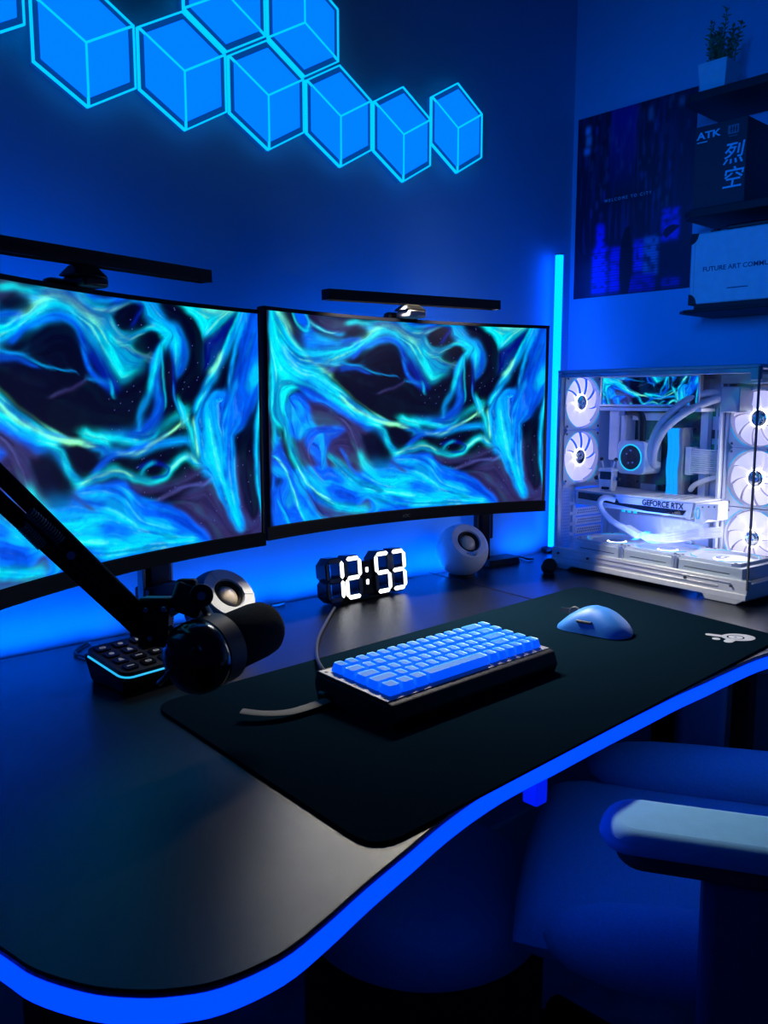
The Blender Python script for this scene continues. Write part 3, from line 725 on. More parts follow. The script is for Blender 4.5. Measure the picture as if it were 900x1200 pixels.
pl.build('plate', M['plate'], t, bevel=0.0005)
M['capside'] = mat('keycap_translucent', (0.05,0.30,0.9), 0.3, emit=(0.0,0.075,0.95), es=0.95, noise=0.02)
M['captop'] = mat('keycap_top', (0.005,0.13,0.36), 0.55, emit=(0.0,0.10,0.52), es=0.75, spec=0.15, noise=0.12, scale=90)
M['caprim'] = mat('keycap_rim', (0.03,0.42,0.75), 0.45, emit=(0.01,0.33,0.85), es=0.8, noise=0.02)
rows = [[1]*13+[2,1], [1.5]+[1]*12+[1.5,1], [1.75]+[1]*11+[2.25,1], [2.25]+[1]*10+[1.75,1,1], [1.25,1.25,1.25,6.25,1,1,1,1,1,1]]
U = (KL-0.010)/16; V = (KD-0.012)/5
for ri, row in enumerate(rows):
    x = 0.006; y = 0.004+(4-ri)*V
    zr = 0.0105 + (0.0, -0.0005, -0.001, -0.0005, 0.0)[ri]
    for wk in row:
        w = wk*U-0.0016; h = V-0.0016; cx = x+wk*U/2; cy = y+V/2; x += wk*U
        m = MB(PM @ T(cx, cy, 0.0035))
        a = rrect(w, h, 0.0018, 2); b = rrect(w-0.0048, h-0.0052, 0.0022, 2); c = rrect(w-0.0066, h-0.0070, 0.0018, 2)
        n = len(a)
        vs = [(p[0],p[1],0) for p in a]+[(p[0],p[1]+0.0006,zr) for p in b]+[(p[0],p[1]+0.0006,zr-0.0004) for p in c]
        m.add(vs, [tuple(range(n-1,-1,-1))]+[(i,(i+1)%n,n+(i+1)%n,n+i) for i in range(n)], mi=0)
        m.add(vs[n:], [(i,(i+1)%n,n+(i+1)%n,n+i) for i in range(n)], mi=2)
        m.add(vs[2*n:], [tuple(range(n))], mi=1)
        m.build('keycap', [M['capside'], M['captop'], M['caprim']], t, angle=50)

# cable from the clock to the keyboard, plugs and the grey strap
def gp(x, y, z): p = onz(x, y, z); return (p.x, p.y, p.z)
cab = MB().tube([gp(392,712,0.006),gp(384,726,0.004),gp(373,748,0.005),gp(371,768,0.009),gp(378,784,0.016),gp(392,797,0.018),gp(399,806,0.015)], 0.0026, n=8)
tag(cab.build('usb_cable', M['black']), 'thin black cable running from the clock to the keyboard', 'cable')
plug = empty('cable_plug', onz(386, 815, 0.012), math.radians(25), 'black plug block at the left edge of the keyboard', 'plug')
MB().box(-0.013,0.012,-0.010,0.010,-0.0082,0.008).build('housing', M['gloss'], plug, bevel=0.003)
MB().tube([(0.010,0.008,0.004),(0.017,0.016,0.006)], 0.0045, n=12).build('connector', M['chrome'], plug)
sp = [gp(283,833,0.014),gp(310,836,0.012),(onz(340,836,0.008).x,onz(340,836,0.008).y,DZ+0.010),gp(368,826,0.010),gp(384,820,0.012)]
tag(MB().tube(sp, 0.004, n=12, smooth=6, flat=(0.0078,0.0011)).build('grey_strap', M['strap']), 'flat grey strap lying on the desk mat left of the keyboard', 'strap')

# ------------------------------------------------------------------ mouse
m1 = onz(658, 728, 0.012); m2 = onz(739, 742, 0.012)
mc = (m1+m2)/2; md = (m1-m2); md.z = 0; mdn = md.normalized(); mr = math.atan2(mdn.y, mdn.x)
t = empty('computer_mouse', (mc.x+0.004, mc.y+0.004, DZ+0.0036), mr, 'blue wireless mouse on the right half of the desk mat', 'mouse')
def mouse_mesh():
    mb = MB(); NS = 22; NR = 20; L = 0.123; vs = []; fs = []
    for i in range(NS+1):
        s = i/NS; x = L*(s-0.5)
        e = math.sqrt(max(0.0, 1-(2*s-1)**4))
        w = (0.0315-0.0035*math.sin(PI*s)**2+0.003*(1-s))*e + 0.0005
        h = (0.0385*math.sin(PI*min(1, (s*0.86+0.14)))**0.85*0.98+0.004)*(0.25+0.75*e)
        if s < 0.5: h = 0.040*(0.25+0.75*math.sin(PI/2*min(1, (s*2.1+0.05)))) * (0.35+0.65*e)
        for k in range(NR+1):
            a = PI*k/NR; cx = math.cos(a); sz = math.sin(a)
            vs.append((x, w*math.copysign(abs(cx)**0.75, cx), 0.0008+h*abs(sz)**0.8))
    for i in range(NS):
        for k in range(NR): fs.append((i*(NR+1)+k, (i+1)*(NR+1)+k, (i+1)*(NR+1)+k+1, i*(NR+1)+k+1))
        fs.append((i*(NR+1), i*(NR+1)+NR, (i+1)*(NR+1)+NR, (i+1)*(NR+1)))
    return mb.add(vs, fs)
mouse_mesh().build('shell', M['mouse'], t, angle=70)
MB().box(-0.008,0.018,0.0275,0.0315,0.018,0.0225).build('side_button', M['darkgrey'], t, bevel=0.0012)
MB().box(0.010,0.058,-0.0004,0.0004,0.022,0.0305).build('button_gap', M['darkgrey'], t)
MB(T(0.034,0,0.0265) @ RX(PI/2)).lathe([(0.008,-0.003),(0.0088,-0.002),(0.0088,0.002),(0.008,0.003)], 20).build('scroll_wheel', M['darkgrey'], t)

# ------------------------------------------------------------------ LED clock
c1 = onz(403, 702, 0.010); c2 = onz(482, 686, 0.010)
A = onz(383, 709, 0.006); 
cd = (c2-c1); cd.z = 0; cdn = cd.normalized(); cr = math.atan2(cdn.y, cdn.x)
t = empty('digital_clock', (c1.x, c1.y, DZ), cr, 'black digital clock with glowing white digits reading 12:53', 'clock')
# digits are 41 mm wide cells; local x right, z up, front at y=0, leaning back a little
per = cd.length/ (3.0*1.0+0.02)
CW = 0.0385; CHh = 0.041; PIT = 0.0475
LEAN = RX(math.radians(-6))
def seg_pts(k, W=0.030, H=0.033, th=0.0072):
    # horizontal or vertical hexagonal bar
    g = 0.0012
    def hbar(cx, cz, L): return [(cx-L/2+g,cz),(cx-L/2+g+th/2,cz+th/2),(cx+L/2-g-th/2,cz+th/2),(cx+L/2-g,cz),(cx+L/2-g-th/2,cz-th/2),(cx-L/2+g+th/2,cz-th/2)]
    def vbar(cx, cz, L): return [(cx,cz-L/2+g),(cx+th/2,cz-L/2+g+th/2),(cx+th/2,cz+L/2-g-th/2),(cx,cz+L/2-g),(cx-th/2,cz+L/2-g-th/2),(cx-th/2,cz-L/2+g+th/2)]
    return {'a':hbar(0,2*H,W),'g':hbar(0,H,W),'d':hbar(0,0,W),'f':vbar(-W/2,1.5*H,H),'b':vbar(W/2,1.5*H,H),'e':vbar(-W/2,0.5*H,H),'c':vbar(W/2,0.5*H,H)}[k]
XZ = Matrix(((1,0,0,0),(0,0,-1,0),(0,1,0,0),(0,0,0,1)))
on = {'1':'bc','2':'abged','5':'afgcd','3':'abgcd'}
# x of the digit centres: the lit right column of the first digit is at x = 0
xs = [-0.015, 0.0245, 0.0965-0.004, 0.1335-0.004]
SC = 1.0
for x, ch in zip(xs, '1253'):
    D = T(x*1.07, 0, 0.0105) @ LEAN @ Matrix.Scale(1.07, 4)
    o8 = [(-0.0205,0.006),(-0.0205,0.026),(-0.0175,0.033),(-0.0205,0.040),(-0.0205,0.060),(-0.009,0.0715),(0.009,0.0715),(0.0205,0.060),(0.0205,0.040),(0.0175,0.033),(0.0205,0.026),(0.0205,0.006),(0.009,-0.0055),(-0.009,-0.0055)]
    body = MB(D @ XZ)
    # body with two square openings: rim pieces around each loop
    for (zc) in (0.0165, 0.0495):
        out = [(-0.0205,zc-0.0105),(-0.0205,zc+0.0105),(-0.009,zc+0.0220),(0.009,zc+0.0220),(0.0205,zc+0.0105),(0.0205,zc-0.0105),(0.009,zc-0.0220),(-0.009,zc-0.0220)]
        inn_ = [(-0.0105,zc-0.0115),(-0.0105,zc+0.0115),(-0.0095,zc+0.0125),(0.0095,zc+0.0125),(0.0105,zc+0.0115),(0.0105,zc-0.0115),(0.0095,zc-0.0125),(-0.0095,zc-0.0125)]
        body.frame(out[::-1], inn_[::-1], -0.026, 0.0)
    dg = body.build('digit_body', M['gloss'], t, smooth=False)
    for k in 'abcdefg':
        lit = k in on[ch]
        s = MB(D @ XZ).prism(seg_pts(k), 0.0002, 0.0012, top=0.97).build('segment', M['digit'] if lit else M['digitoff'], dg, smooth=False)
cb = MB(T(0.0625,0,0.0105) @ LEAN @ XZ).prism([(-0.0165,-0.002),(-0.0165,0.062),(0.0165,0.062),(0.0165,-0.002)][::-1], -0.022, -0.004).build('colon_body', M['gloss'], t, bevel=0.002, smooth=False)
for z in (0.022, 0.045): MB(T(0.0625,0,0.0105) @ LEAN @ XZ).prism(rrect(0.0062,0.0095,0.002,cy=z), -0.004, -0.003).build('colon_dot', M['digit'], cb, smooth=False)
MB().box(-0.002,0.118,0.004,0.034,0.0,0.0045).build('foot', M['matte'], t, bevel=0.001)

# ------------------------------------------------------------------ speakers
def make_speaker(label, cen, nrm, facer, R, shellm, facem):
    t = empty('desk_speaker', (cen.x, cen.y, DZ), 0, label, 'speaker', 'ball speakers on the desk')
    zc = R*0.97
    z = nrm.normalized(); x = Vector((0,0,1)).cross(z).normalized(); y = z.cross(x)
    D = axes(Vector((0,0,zc)), x, y, z)
    h = math.sqrt(R*R-facer*facer)
    prof = []
    n = 22; a0 = -PI/2; a1 = math.asin(h/R)
    for k in range(n+1):
        a = a0+(a1-a0)*k/n; prof.append((max(0.0005, R*math.cos(a)), R*math.sin(a)))
    MB(D).lathe(prof, 48, cap1=False).build('sphere_shell', shellm, t, angle=60)
    MB(D).lathe([(facer,h),(facer-0.0012,h+0.0012),(R*0.47,h+0.0012),(R*0.42,h-0.004),(R*0.40,h-0.010)], 48, cap0=False, cap1=False).build('face_plate', facem, t, angle=35)
    MB(D).lathe([(R*0.44,h-0.003),(R*0.40,h+0.0002),(R*0.345,h-0.004),(R*0.33,h-0.010)], 40, cap0=False, cap1=False).build('surround_ring', M['black'], t, angle=70)
    MB(D).lathe([(R*0.34,h-0.010),(R*0.30,h-0.006),(R*0.22,h-0.003),(R*0.10,h-0.0012),(0.0005,h-0.001)], 40, cap0=False).build('cone', M['conecone'], t, angle=70)
    MB().lathe([(R*0.5,0.0),(R*0.5,0.004),(R*0.3,0.008)], 32).build('rubber_base', M['black'], t)
    return t, D, h
cR = atd(541.5, 641, 1.79)
sR, D, h = make_speaker('white ball speaker under the right monitor, right of the clock', cR, -FW*0.8+(RT*0.5+UP*0.86)*0.6, 0.040, 0.0555, M['white'], M['white'])
MB(D).lathe([(0.0052,h),(0.0050,h+0.007),(0.004,h+0.008)], 24, T(0.002,-0.0315,0)).build('volume_knob', M['silver'], sR)
MB(D).lathe([(0.0014,h),(0.0014,h+0.0018)], 12, T(-0.013,-0.029,0)).build('indicator', M['darkgrey'], sR)
M['spk'] = mat('grey_speaker_shell', (0.22,0.27,0.28), 0.5)
M['spkface'] = mat('grey_speaker_face', (0.60,0.62,0.63), 0.4)
cL = atd(257, 698, 1.31)
sL, D, h = make_speaker('grey ball speaker behind the microphone, tilted to the right', cL, -FW*0.55+(RT*0.67+UP*0.74)*0.83, 0.0440, 0.0555, M['spk'], M['spkface'])
MB(D).box(-0.0006,0.0006,0.026,0.043,h,h+0.0018,RZ(math.radians(20))).build('face_line', M['white'], sL)
MB(D).box(0.026,0.0435,-0.0006,0.0006,h,h+0.0018,RZ(math.radians(-15))).build('face_line', M['white'], sL)

# ------------------------------------------------------------------ key pad with a glowing rim
kp = [onz(100,762,0.036), onz(145,798,0.022), onz(212,768,0.020), onz(172,736,0.036)]
o = kp[1]; ex = (onz(214,768,0.024)-onz(145,799,0.022)); ey = (onz(98,764,0.040)-onz(145,799,0.022))
ey = onz(97,764,0.040)-onz(146,798,0.022); ey.z = 0; KPD = ey.length; eyn = ey.normalized(); exn = Vector((eyn.y, -eyn.x, 0))
KPW = 0.118; print('KPD', KPD, 'angle', math.degrees(math.atan2(exn.y, exn.x)))
kr = math.atan2(exn.y, exn.x)
t = empty('key_pad', (o.x, o.y, DZ), kr, 'black tilted pad of icon keys with a glowing cyan front rim, left of the microphone', 'key pad')
KT = T(0,0,0.020) @ RX(math.radians(9))
base = MB().add([(0.008,0.012,0),(KPW-0.008,0.012,0),(KPW-0.008,KPD*0.95,0),(0.008,KPD*0.95,0),(0.0,0.0,0.020),(KPW,0.0,0.020),(KPW,KPD*0.98,0.0385),(0.0,KPD*0.98,0.0385)],
   [(3,2,1,0),(4,5,6,7),(0,1,5,4),(1,2,6,5),(2,3,7,6),(3,0,4,7)])
base.build('stand_body', M['matte'], t, bevel=0.003)
top = rrect(KPW, KPD, 0.014, 5, KPW/2, KPD/2)
MB(KT).prism(top, 0.0, 0.010, top=0.985).build('top_plate', M['black'], t, smooth=False)
rim = [(p[0],p[1],0.004) for p in top]
cp = [q for q in rim if q[1] < KPD*0.95 and q[0] < KPW*0.72]
cp.sort(key=lambda q: (-(q[1]) if q[0] < 0.02 else 0, q[0]))
left = sorted([q for q in cp if q[0] < KPW*0.3], key=lambda q: -q[1]); 
path = [(-0.0003,KPD-0.014,0.004),(-0.0003,0.014,0.004)] + [(0.014-0.0143*math.cos(a), 0.014-0.0143*math.sin(a), 0.004) for a in (PI/8,PI/4,3*PI/8)] + [(0.014,-0.0003,0.004),(KPW-0.03,-0.0003,0.004)]
MB(KT).tube(path, 0.0013, n=8, smooth=0).build('glowing_rim', M['keycyan'], t)
M['icon'] = glow('icon_grey', (0.55,0.6,0.65), 0.16)
for i in range(4):
    for j in range(4):
        cx = KPW*0.16+i*KPW*0.225; cy = KPD*0.16+j*KPD*0.225
        k = MB(KT).prism(rrect(KPW*0.165,KPD*0.165,0.004,3,cx,cy), 0.010, 0.0125, top=0.96).build('icon_key', M['gloss'], t, smooth=False)
        kind = (i*3+j*5) % 4; z0, z1 = 0.0126, 0.0129
        ic = MB(KT)
        if kind == 0: ic.box(cx-0.005,cx+0.005,cy-0.0011,cy+0.0011,z0,z1)
        elif kind == 1: ic.prism([(cx-0.004,cy-0.003),(cx+0.004,cy-0.003),(cx+0.0015,cy+0.004),(cx-0.0015,cy+0.004)],z0,z1)
        elif kind == 2: ic.prism(rrect(0.007,0.006,0.0025,3,cx,cy),z0,z1)
        else: ic.frame(rrect(0.009,0.005,0.0022,3,cx,cy), rrect(0.0055,0.0020,0.0009,3,cx,cy), z0, z1)
        ic.build('icon', M['icon'], k, smooth=False)
tag(MB().tube([gp(105,752,0.003),gp(92,760,0.003),gp(88,766,0.003),gp(100,770,0.003)], 0.0022, n=8).build('key_pad_cable', M['black']), 'short black cable curling beside the key pad', 'cable')

# ------------------------------------------------------------------ microphone on its boom arm
DM_ = 0.90
J = atd(197, 732, DM_+0.02)
t = empty('boom_arm', J, 0, 'black microphone boom arm of two parallel bars entering from the left', 'boom arm')
I = T(-J.x, -J.y, -J.z)
a0 = atd(-160, 399, 0.71); a1 = atd(176, 729, DM_); b0 = atd(-160, 440, 0.71); b1 = atd(166, 741, DM_)
def bar_along(p, q, w, h, mb):
    d = (q-p); L = d.length; d.normalize(); n = Vector((CAM-p)).normalized(); s = d.cross(n).normalized(); n = s.cross(d)
    return mb.box(0, L, -w/2, w/2, -h/2, h/2, axes(p, d, s, n))
bar_along(a0, a1, 0.0160, 0.016, MB(I)).build('upper_bar', M['matte'], t, bevel=0.003)
bar_along(b0, b1, 0.0160, 0.016, MB(I)).build('lower_bar', M['matte'], t, bevel=0.003)
# springs seen between the slots of the bars
def spring(p, q, r, turns, wire):
    d = (q-p); L = d.length; d.normalize(); n = (CAM-p).normalized(); s = d.cross(n).normalized(); n = s.cross(d)
    return MB(I).tube([p+d*(L*i/(turns*8))+s*(r*math.cos(i*PI/4))+n*(r*math.sin(i*PI/4)) for i in range(turns*8+1)], wire, n=5, smooth=0)
n0 = (CAM-a1).normalized()
spring(atd(34,600,0.80)+n0*0.004, atd(72,634,0.83)+n0*0.004, 0.0052, 14, 0.0009).build('spring', M['grey'], t)
spring(atd(26,616,0.80)+n0*0.004, atd(50,640,0.82)+n0*0.004, 0.0052, 11, 0.0009).build('spring', M['grey'], t)
for (x, y, d) in ((84.5,652,0.84),): MB(I).lathe([(0.0042,-0.004),(0.0042,0.004)], 16, aim(atd(x,y,d)+n0*0.008, n0)).build('bolt', M['chrome'], t)
# bright line in the gap between the bars, imitated by a thin chrome rod
MB(I).tube([atd(86,655,0.84)+n0*0.001, atd(155,717,0.895)+n0*0.001], 0.0011, n=6).build('bright_gap_line', M['chrome'], t)
MB(I).box(-0.016,0.016,-0.014,0.014,-0.026,0.026, axes(atd(183,728,DM_), RT, -FW, UP)).build('joint_block', M['black'], t, bevel=0.003)
for (x, y) in ((171,715),(192,714),(176,748)): MB(I).lathe([(0.0032,-0.002),(0.0034,0.001),(0.0024,0.0025)], 14, aim(atd(x,y,DM_-0.016), -FW)).build('bolt', M['chrome'], t)
MB(I).tube([atd(196,722,DM_), atd(214,712,DM_+0.01)], 0.0035, n=14).build('threaded_pin', M['chrome'], t)
MB(I).tube([atd(196,718,DM_-0.005), atd(216,707,DM_+0.005)], 0.003, n=14).build('threaded_pin', M['chrome'], t)
MB(I).box(-0.017,0.017,-0.014,0.014,-0.016,0.016, axes(atd(222,702,DM_+0.01), (RT*0.94-UP*0.34).normalized(), -FW, (UP*0.94+RT*0.34).normalized())).build('swivel_head', M['black'], t, bevel=0.004)
MB(I).box(-0.010,0.012,-0.008,0.008,-0.005,0.010, axes(atd(218,689,DM_+0.01), RT, -FW, UP)).build('wing_knob', M['matte'], t, bevel=0.004)
ear = atd(236,698,DM_-0.005)
MB(I).lathe([(0.0125,-0.003),(0.0125,0.003)], 28, aim(ear, -FW+RT*0.25)).build('clamp_ear', M['black'], t, bevel=0.001)
MB(I).lathe([(0.0045,0.003),(0.0045,0.0046)], 18, aim(ear, -FW+RT*0.25)).build('bolt', M['chrome'], t)
MB(I).tube([atd(200,735,DM_-0.01), atd(207,760,DM_-0.03), atd(196,790,DM_-0.02), atd(186,801,DM_)], 0.003, n=8).build('signal_cable', M['black'], t)

# the arm's far half and its desk clamp stand left of the frame
E0 = (a0+b0)/2
PB_ = Vector((0.172, 0.70, DZ+0.16))
bar_along(E0, PB_, 0.03, 0.022, MB(I)).build('rear_bar', M['matte'], t, bevel=0.003)
MB(I).lathe([(0.020,-0.022),(0.020,0.022)], 24, aim(E0, (CAM-E0))).build('elbow', M['matte'], t)
MB(I @ T(PB_.x,PB_.y,0)).lathe([(0.030,DZ),(0.030,DZ+0.02),(0.014,DZ+0.025),(0.014,DZ+0.17)], 24).build('clamp_post', M['matte'], t)
mf = atd(218, 776, 0.86); mb_ = atd(303, 738, 0.955)
ax_ = (mb_-mf).normalized(); LM = (mb_-mf).length
t = empty('studio_microphone', mf, 0, 'black cylindrical studio microphone hanging over the left end of the desk mat', 'microphone')
I = T(-mf.x, -mf.y, -mf.z)
B = aim(mf, ax_)
rim_r = 0.0385
MB(I @ B).lathe([(0.012,-0.006),(0.024,-0.005),(0.033,-0.001),(0.037,0.006),(rim_r,0.016),(rim_r,0.024),(0.034,0.030)], 48).build('rear_cap', M['gloss'], t, angle=50)
MB(I @ B).lathe([(0.0335,0.024),(0.0335,0.038),(0.0315,0.046),(0.0305,0.052)], 48).build('body', M['gloss'], t, angle=50)
MB(I @ B).lathe([(0.0362,0.027),(0.0374,0.028),(0.0374,0.051),(0.0362,0.052)], 48, cap0=False, cap1=False).build('yoke_band', M['darkgrey'], t, angle=50)
MB(I @ B).lathe([(0.0285,0.050),(0.0285,0.058)], 40).build('collar', M['silver'], t)
MB(I @ B).lathe([(0.0300,0.056),(0.0312,0.058),(0.0315,LM-0.004),(0.030,LM+0.008),(0.026,LM+0.015),(0.016,LM+0.020),(0.002,LM+0.021)], 48).build('foam_windscreen', M['foam'], t, angle=70)
MB(I).tube([atd(238,708,DM_), atd(246,722,DM_), atd(256,735,0.885)], 0.006, n=12, flat=(0.011,0.004)).build('yoke_arm', M['black'], t)
for s in (-0.6, 0.9, 2.4): MB(I @ B @ RZ(s)).box(0.018,0.029,-0.003,0.003,-0.0068,-0.0045).build('rear_vent', M['black'], t, bevel=0.001)
tag(MB().tube([gp(318,709,0.004),gp(325,708,0.004),gp(333,706,0.004)], 0.003, n=8).build('speaker_cable', M['black']), 'short black cable end lying behind the microphone', 'cable')

# ------------------------------------------------------------------ dark puck in front of the computer case
p = onz(643, 672, 0.0)
t = empty('round_controller', (p.x, p.y, DZ), 0, 'small black round controller at the left foot of the computer case', 'controller')
d = Vector((-0.55,-0.55,0.35)).normalized(); Kc = Vector((0.0,0.0,0.0155))
MB(aim(Kc, d)).lathe([(0.013,-0.016),(0.0155,-0.012),(0.0155,0.004),(0.0145,0.006)], 32).build('body', M['gloss'], t, angle=50)
MB(aim(Kc, d)).lathe([(0.0145,0.006),(0.0152,0.008),(0.0152,0.014),(0.0130,0.017)], 32).build('cap', M['black'], t, angle=50)
MB().box(-0.008,0.008,-0.008,0.008,0,0.003).build('foot', M['black'], t, bevel=0.001)
tag(MB().tube([gp(596,655,0.004),gp(606,652,0.004),gp(618,655,0.004),gp(625,655,0.004)], 0.0022, n=8).build('monitor_cable', M['black']), 'thin cable lying behind the right speaker', 'cable')
# ------------------------------------------------------------------ computer case; local x = along the glass side towards the viewer, y = into the case, z = up
A = onz(648, 664); Bp = onz(874, 711); d = (Bp-A); d.z = 0; PL = d.length; d.normalize()
prz = math.atan2(d.y, d.x); PD = 0.225; PH = 0.432
pc_ = empty('gaming_computer', (A.x, A.y, DZ), prz, 'white glass-sided gaming computer with glowing white fans on the right end of the desk', 'computer')
def pcb(name, m, mb, bevel=0, par=None, **k): return mb.build(name, m, par or pc_, bevel=bevel, **k)
M['basesilver'] = mat('case_silver', (0.55,0.57,0.56), 0.42, metal=0.3, noise=0.04)
M['unlitsilver'] = mat('case_silver_unlit', (0.30,0.33,0.37), 0.4, metal=0.3)  # the case silver again, its unlit look put into a darker bluish colour
M['mesh'] = mat('case_mesh_white', (0.55,0.6,0.68), 0.5)
# base with stepped rails
pcb('base_frame', M['basesilver'], MB().box(0.0,PL,0.0,PD,0.010,0.024).box(-0.002,PL+0.002,-0.003,0.012,0.012,0.046).box(-0.002,PL+0.002,-0.006,0.002,0.010,0.022).box(PL-0.010,PL+0.002,0.0,PD,0.012,0.040), 0.0015)
pcb('lower_rail', M['silver'], MB().box(0.035,PL-0.055,-0.0045,-0.003,0.027,0.031).box(0.06,PL-0.03,-0.0045,-0.003,0.037,0.040), 0.0005)
for (x0, x1) in ((0.0,0.060),(PL-0.085,PL)):
    pcb('foot', M['basesilver'], MB().add([(x0,-0.006,0.012),(x1,-0.006,0.012),(x1,PD,0.012),(x0,PD,0.012),(x0+0.004,-0.004,0.0006),(x1-0.018,-0.004,0.0006),(x1-0.018,PD-0.01,0.0006),(x0+0.004,PD-0.01,0.0006)],[(0,1,2,3),(7,6,5,4),(4,5,1,0),(5,6,2,1),(6,7,3,2),(7,4,0,3)]), 0.001)
for x in (0.018, 0.10, 0.335, 0.43): pcb('screw', M['darkgrey'], MB(T(x,-0.0062,0.034) @ RX(PI/2)).lathe([(0.0026,0.0),(0.0026,-0.0032)][::-1] if 0 else [(0.0026,-0.004),(0.0026,0.0006)], 12))
pcb('corner_pillar', M['silver'], MB().box(0.0,0.010,0.0,0.011,0.04,PH-0.004), 0.001)['label'] = 'silver corner pillar'
pcb('corner_pillar', M['basesilver'], MB().box(0.0,0.012,PD-0.012,PD,0.02,PH-0.004).box(PL-0.012,PL,PD-0.012,PD,0.02,PH-0.004), 0.001)
pcb('top_panel', M['unlitsilver'], MB().box(-0.001,PL+0.001,0.0,PD,PH-0.007,PH).box(0.0,PL,0.0,0.008,PH-0.016,PH-0.007), 0.0015)
pcb('top_grille', M['darkgrey'], MB().box(0.02,PL-0.02,0.04,0.19,PH,PH+0.0015))
pcb('glass_corner_clip', M['unlitsilver'], MB().box(PL-0.016,PL+0.001,-0.002,0.010,PH-0.028,PH-0.006), 0.001)
# board tray and back chamber
tray = MB().box(0.005,PL-0.012,PD-0.045,PD-0.040,0.024,PH-0.010)
pcb('board_tray', M['whitemetal'], tray)
rib = MB()
for x in (0.255, 0.275, 0.295):
    for z in (0.07, 0.10, 0.23, 0.26, 0.29, 0.335): rib.box(x, x+0.013, PD-0.0465, PD-0.045, z, z+0.018)
pcb('tray_slots', M['darkgrey'], rib)
pcb('back_panel', M['whitemetal'], MB().box(0.005,PL-0.005,PD-0.004,PD,0.024,PH-0.008))
pcb('cable_bar', M['whitemetal'], MB().box(0.245,0.262,PD-0.062,PD-0.045,0.024,PH-0.02).box(0.300,0.306,PD-0.085,PD-0.045,0.024,PH-0.02), 0.001)
# left end panel: fan bracket, mesh corner and slot covers
pcb('end_panel', M['whitemetal'], MB().box(0.0,0.003,0.022,0.028,0.18,PH-0.012).box(0.0,0.003,0.140,PD,0.18,PH-0.012).box(0.0,0.003,0.022,PD,0.174,0.182).box(0.0,0.003,0.165,PD,0.03,0.18).box(0.0,0.003,0.048,0.064,0.03,0.18))
mp = MB()
nn = 0
for i in range(19):
    for j in range(6):
        cy = 0.0145+j*0.0060+(0.003 if i % 2 else 0); cz = 0.048+i*0.0070
        mp.frame([(cy+0.0033*math.cos(a), cz+0.0040*math.sin(a)) for a in [PI/2+k*PI/3 for k in range(6)]], [(cy+0.0021*math.cos(a), cz+0.0026*math.sin(a)) for a in [PI/2+k*PI/3 for k in range(6)]], 0, 0.0015, Matrix(((0,0,1,0.001),(1,0,0,0),(0,1,0,0),(0,0,0,1))))
pcb('hex_mesh_panel', M['mesh'], mp, smooth=False)['kind'] = 'stuff'
sc = MB()
for i in range(4):
    z = 0.044+i*0.0215
    sc.box(0.001,0.003,0.066,0.158,z,z+0.0185)
pcb('slot_covers', M['white'], sc, 0.0008)
hol = MB()
for i in range(4):
    for k in range(11):
        for j in range(2):
            hol.prism(rrect(0.0034,0.0028,0.001,2,0.075+k*0.0075+j*0.003,0.051+i*0.0215+j*0.0055), 0, 0.0004, Matrix(((0,0,1,0.003),(1,0,0,0),(0,1,0,0),(0,0,0,1))))
pcb('slot_perforation', M['darkgrey'], hol, smooth=False)
ioc = MB()
for i in range(5): ioc.box(0.001,0.010,0.050,0.060,0.05+i*0.023,0.066+i*0.023)
pcb('rear_brackets', M['silver'], ioc, 0.001)

def make_fan(P, r=0.0555, w=0.0598, deep=0.018, blades=9, ang=0.0):
    """P: matrix, local z = towards the front of the fan"""
    f = MB(P); n = 40
    outer = []; inner = []
    for k in range(64):
        a = 2*PI*k/64; c_, s_ = math.cos(a), math.sin(a); m_ = (w-0.0005)/max(abs(c_), abs(s_)); m_ = min(m_, (w-0.0005)*1.30)
        outer.append((m_*c_, m_*s_)); inner.append(((r+0.0012)*c_, (r+0.0012)*s_))
    fr = f.frame(outer, inner, -deep, 0).build('case_fan', M['whitemetal'], pc_, smooth=False)
    fr['label'] = 'case fan with glowing white blades'
    for k in range(4):      # cyan light arcs in the corners
        a = PI/4+k*PI/2
        MB(P).tube([((r+0.0030)*math.cos(a+s), (r+0.0030)*math.sin(a+s), 0.0004) for s in (-0.42,-0.28,-0.14,0,0.14,0.28,0.42)], 0.0009, n=5, smooth=0).build('corner_light', M['fanedge'], fr)
        MB(P @ T((w-0.007)*math.cos(a)*1.414*0.98, (w-0.007)*math.sin(a)*1.414*0.98, 0)).lathe([(0.0028,-0.001),(0.0028,0.0008)], 12).build('mount_screw', M['darkgrey'], fr)
    bl = MB(P)
    for k in range(blades):
        b0 = ang+2*PI*k/blades; vs = []; fs = []; NRR = 6; NA = 4; span = 2*PI/blades*0.93
        for i in range(NRR+1):
            rr = 0.0175+(r-0.0188)*i/NRR; sw = 0.35*(i/NRR)**1.3
            for j in range(NA+1):
                a = b0+sw+span*(j/NA); vs.append((rr*math.cos(a), rr*math.sin(a), -0.009+0.0065*(j/NA-0.5)))
        m_ = (NA+1)
        for i in range(NRR):
            for j in range(NA): fs.append((i*m_+j, i*m_+j+1, (i+1)*m_+j+1, (i+1)*m_+j))
        q = len(vs); vs2 = [(x,y,z-0.0012) for (x,y,z) in vs]
        bl.add(vs+vs2, fs+[tuple(q+i for i in f_[::-1]) for f_ in fs])
    bl.build('rotor_blades', M['fanblade'], fr, angle=60)
    MB(P).lathe([(0.0195,-0.0075),(0.0195,-0.0055),(0.0160,-0.0050),(0.0160,-0.0075)], 32, cap0=False, cap1=False).build('hub_light', M['fanring'], fr)
    MB(P).lathe([(0.0160,-0.014),(0.0160,-0.0042),(0.0145,-0.0030),(0.006,-0.0026),(0.0055,-0.0030),(0.0005,-0.003)], 32).build('hub', M['chrome'], fr, angle=40)
    return fr
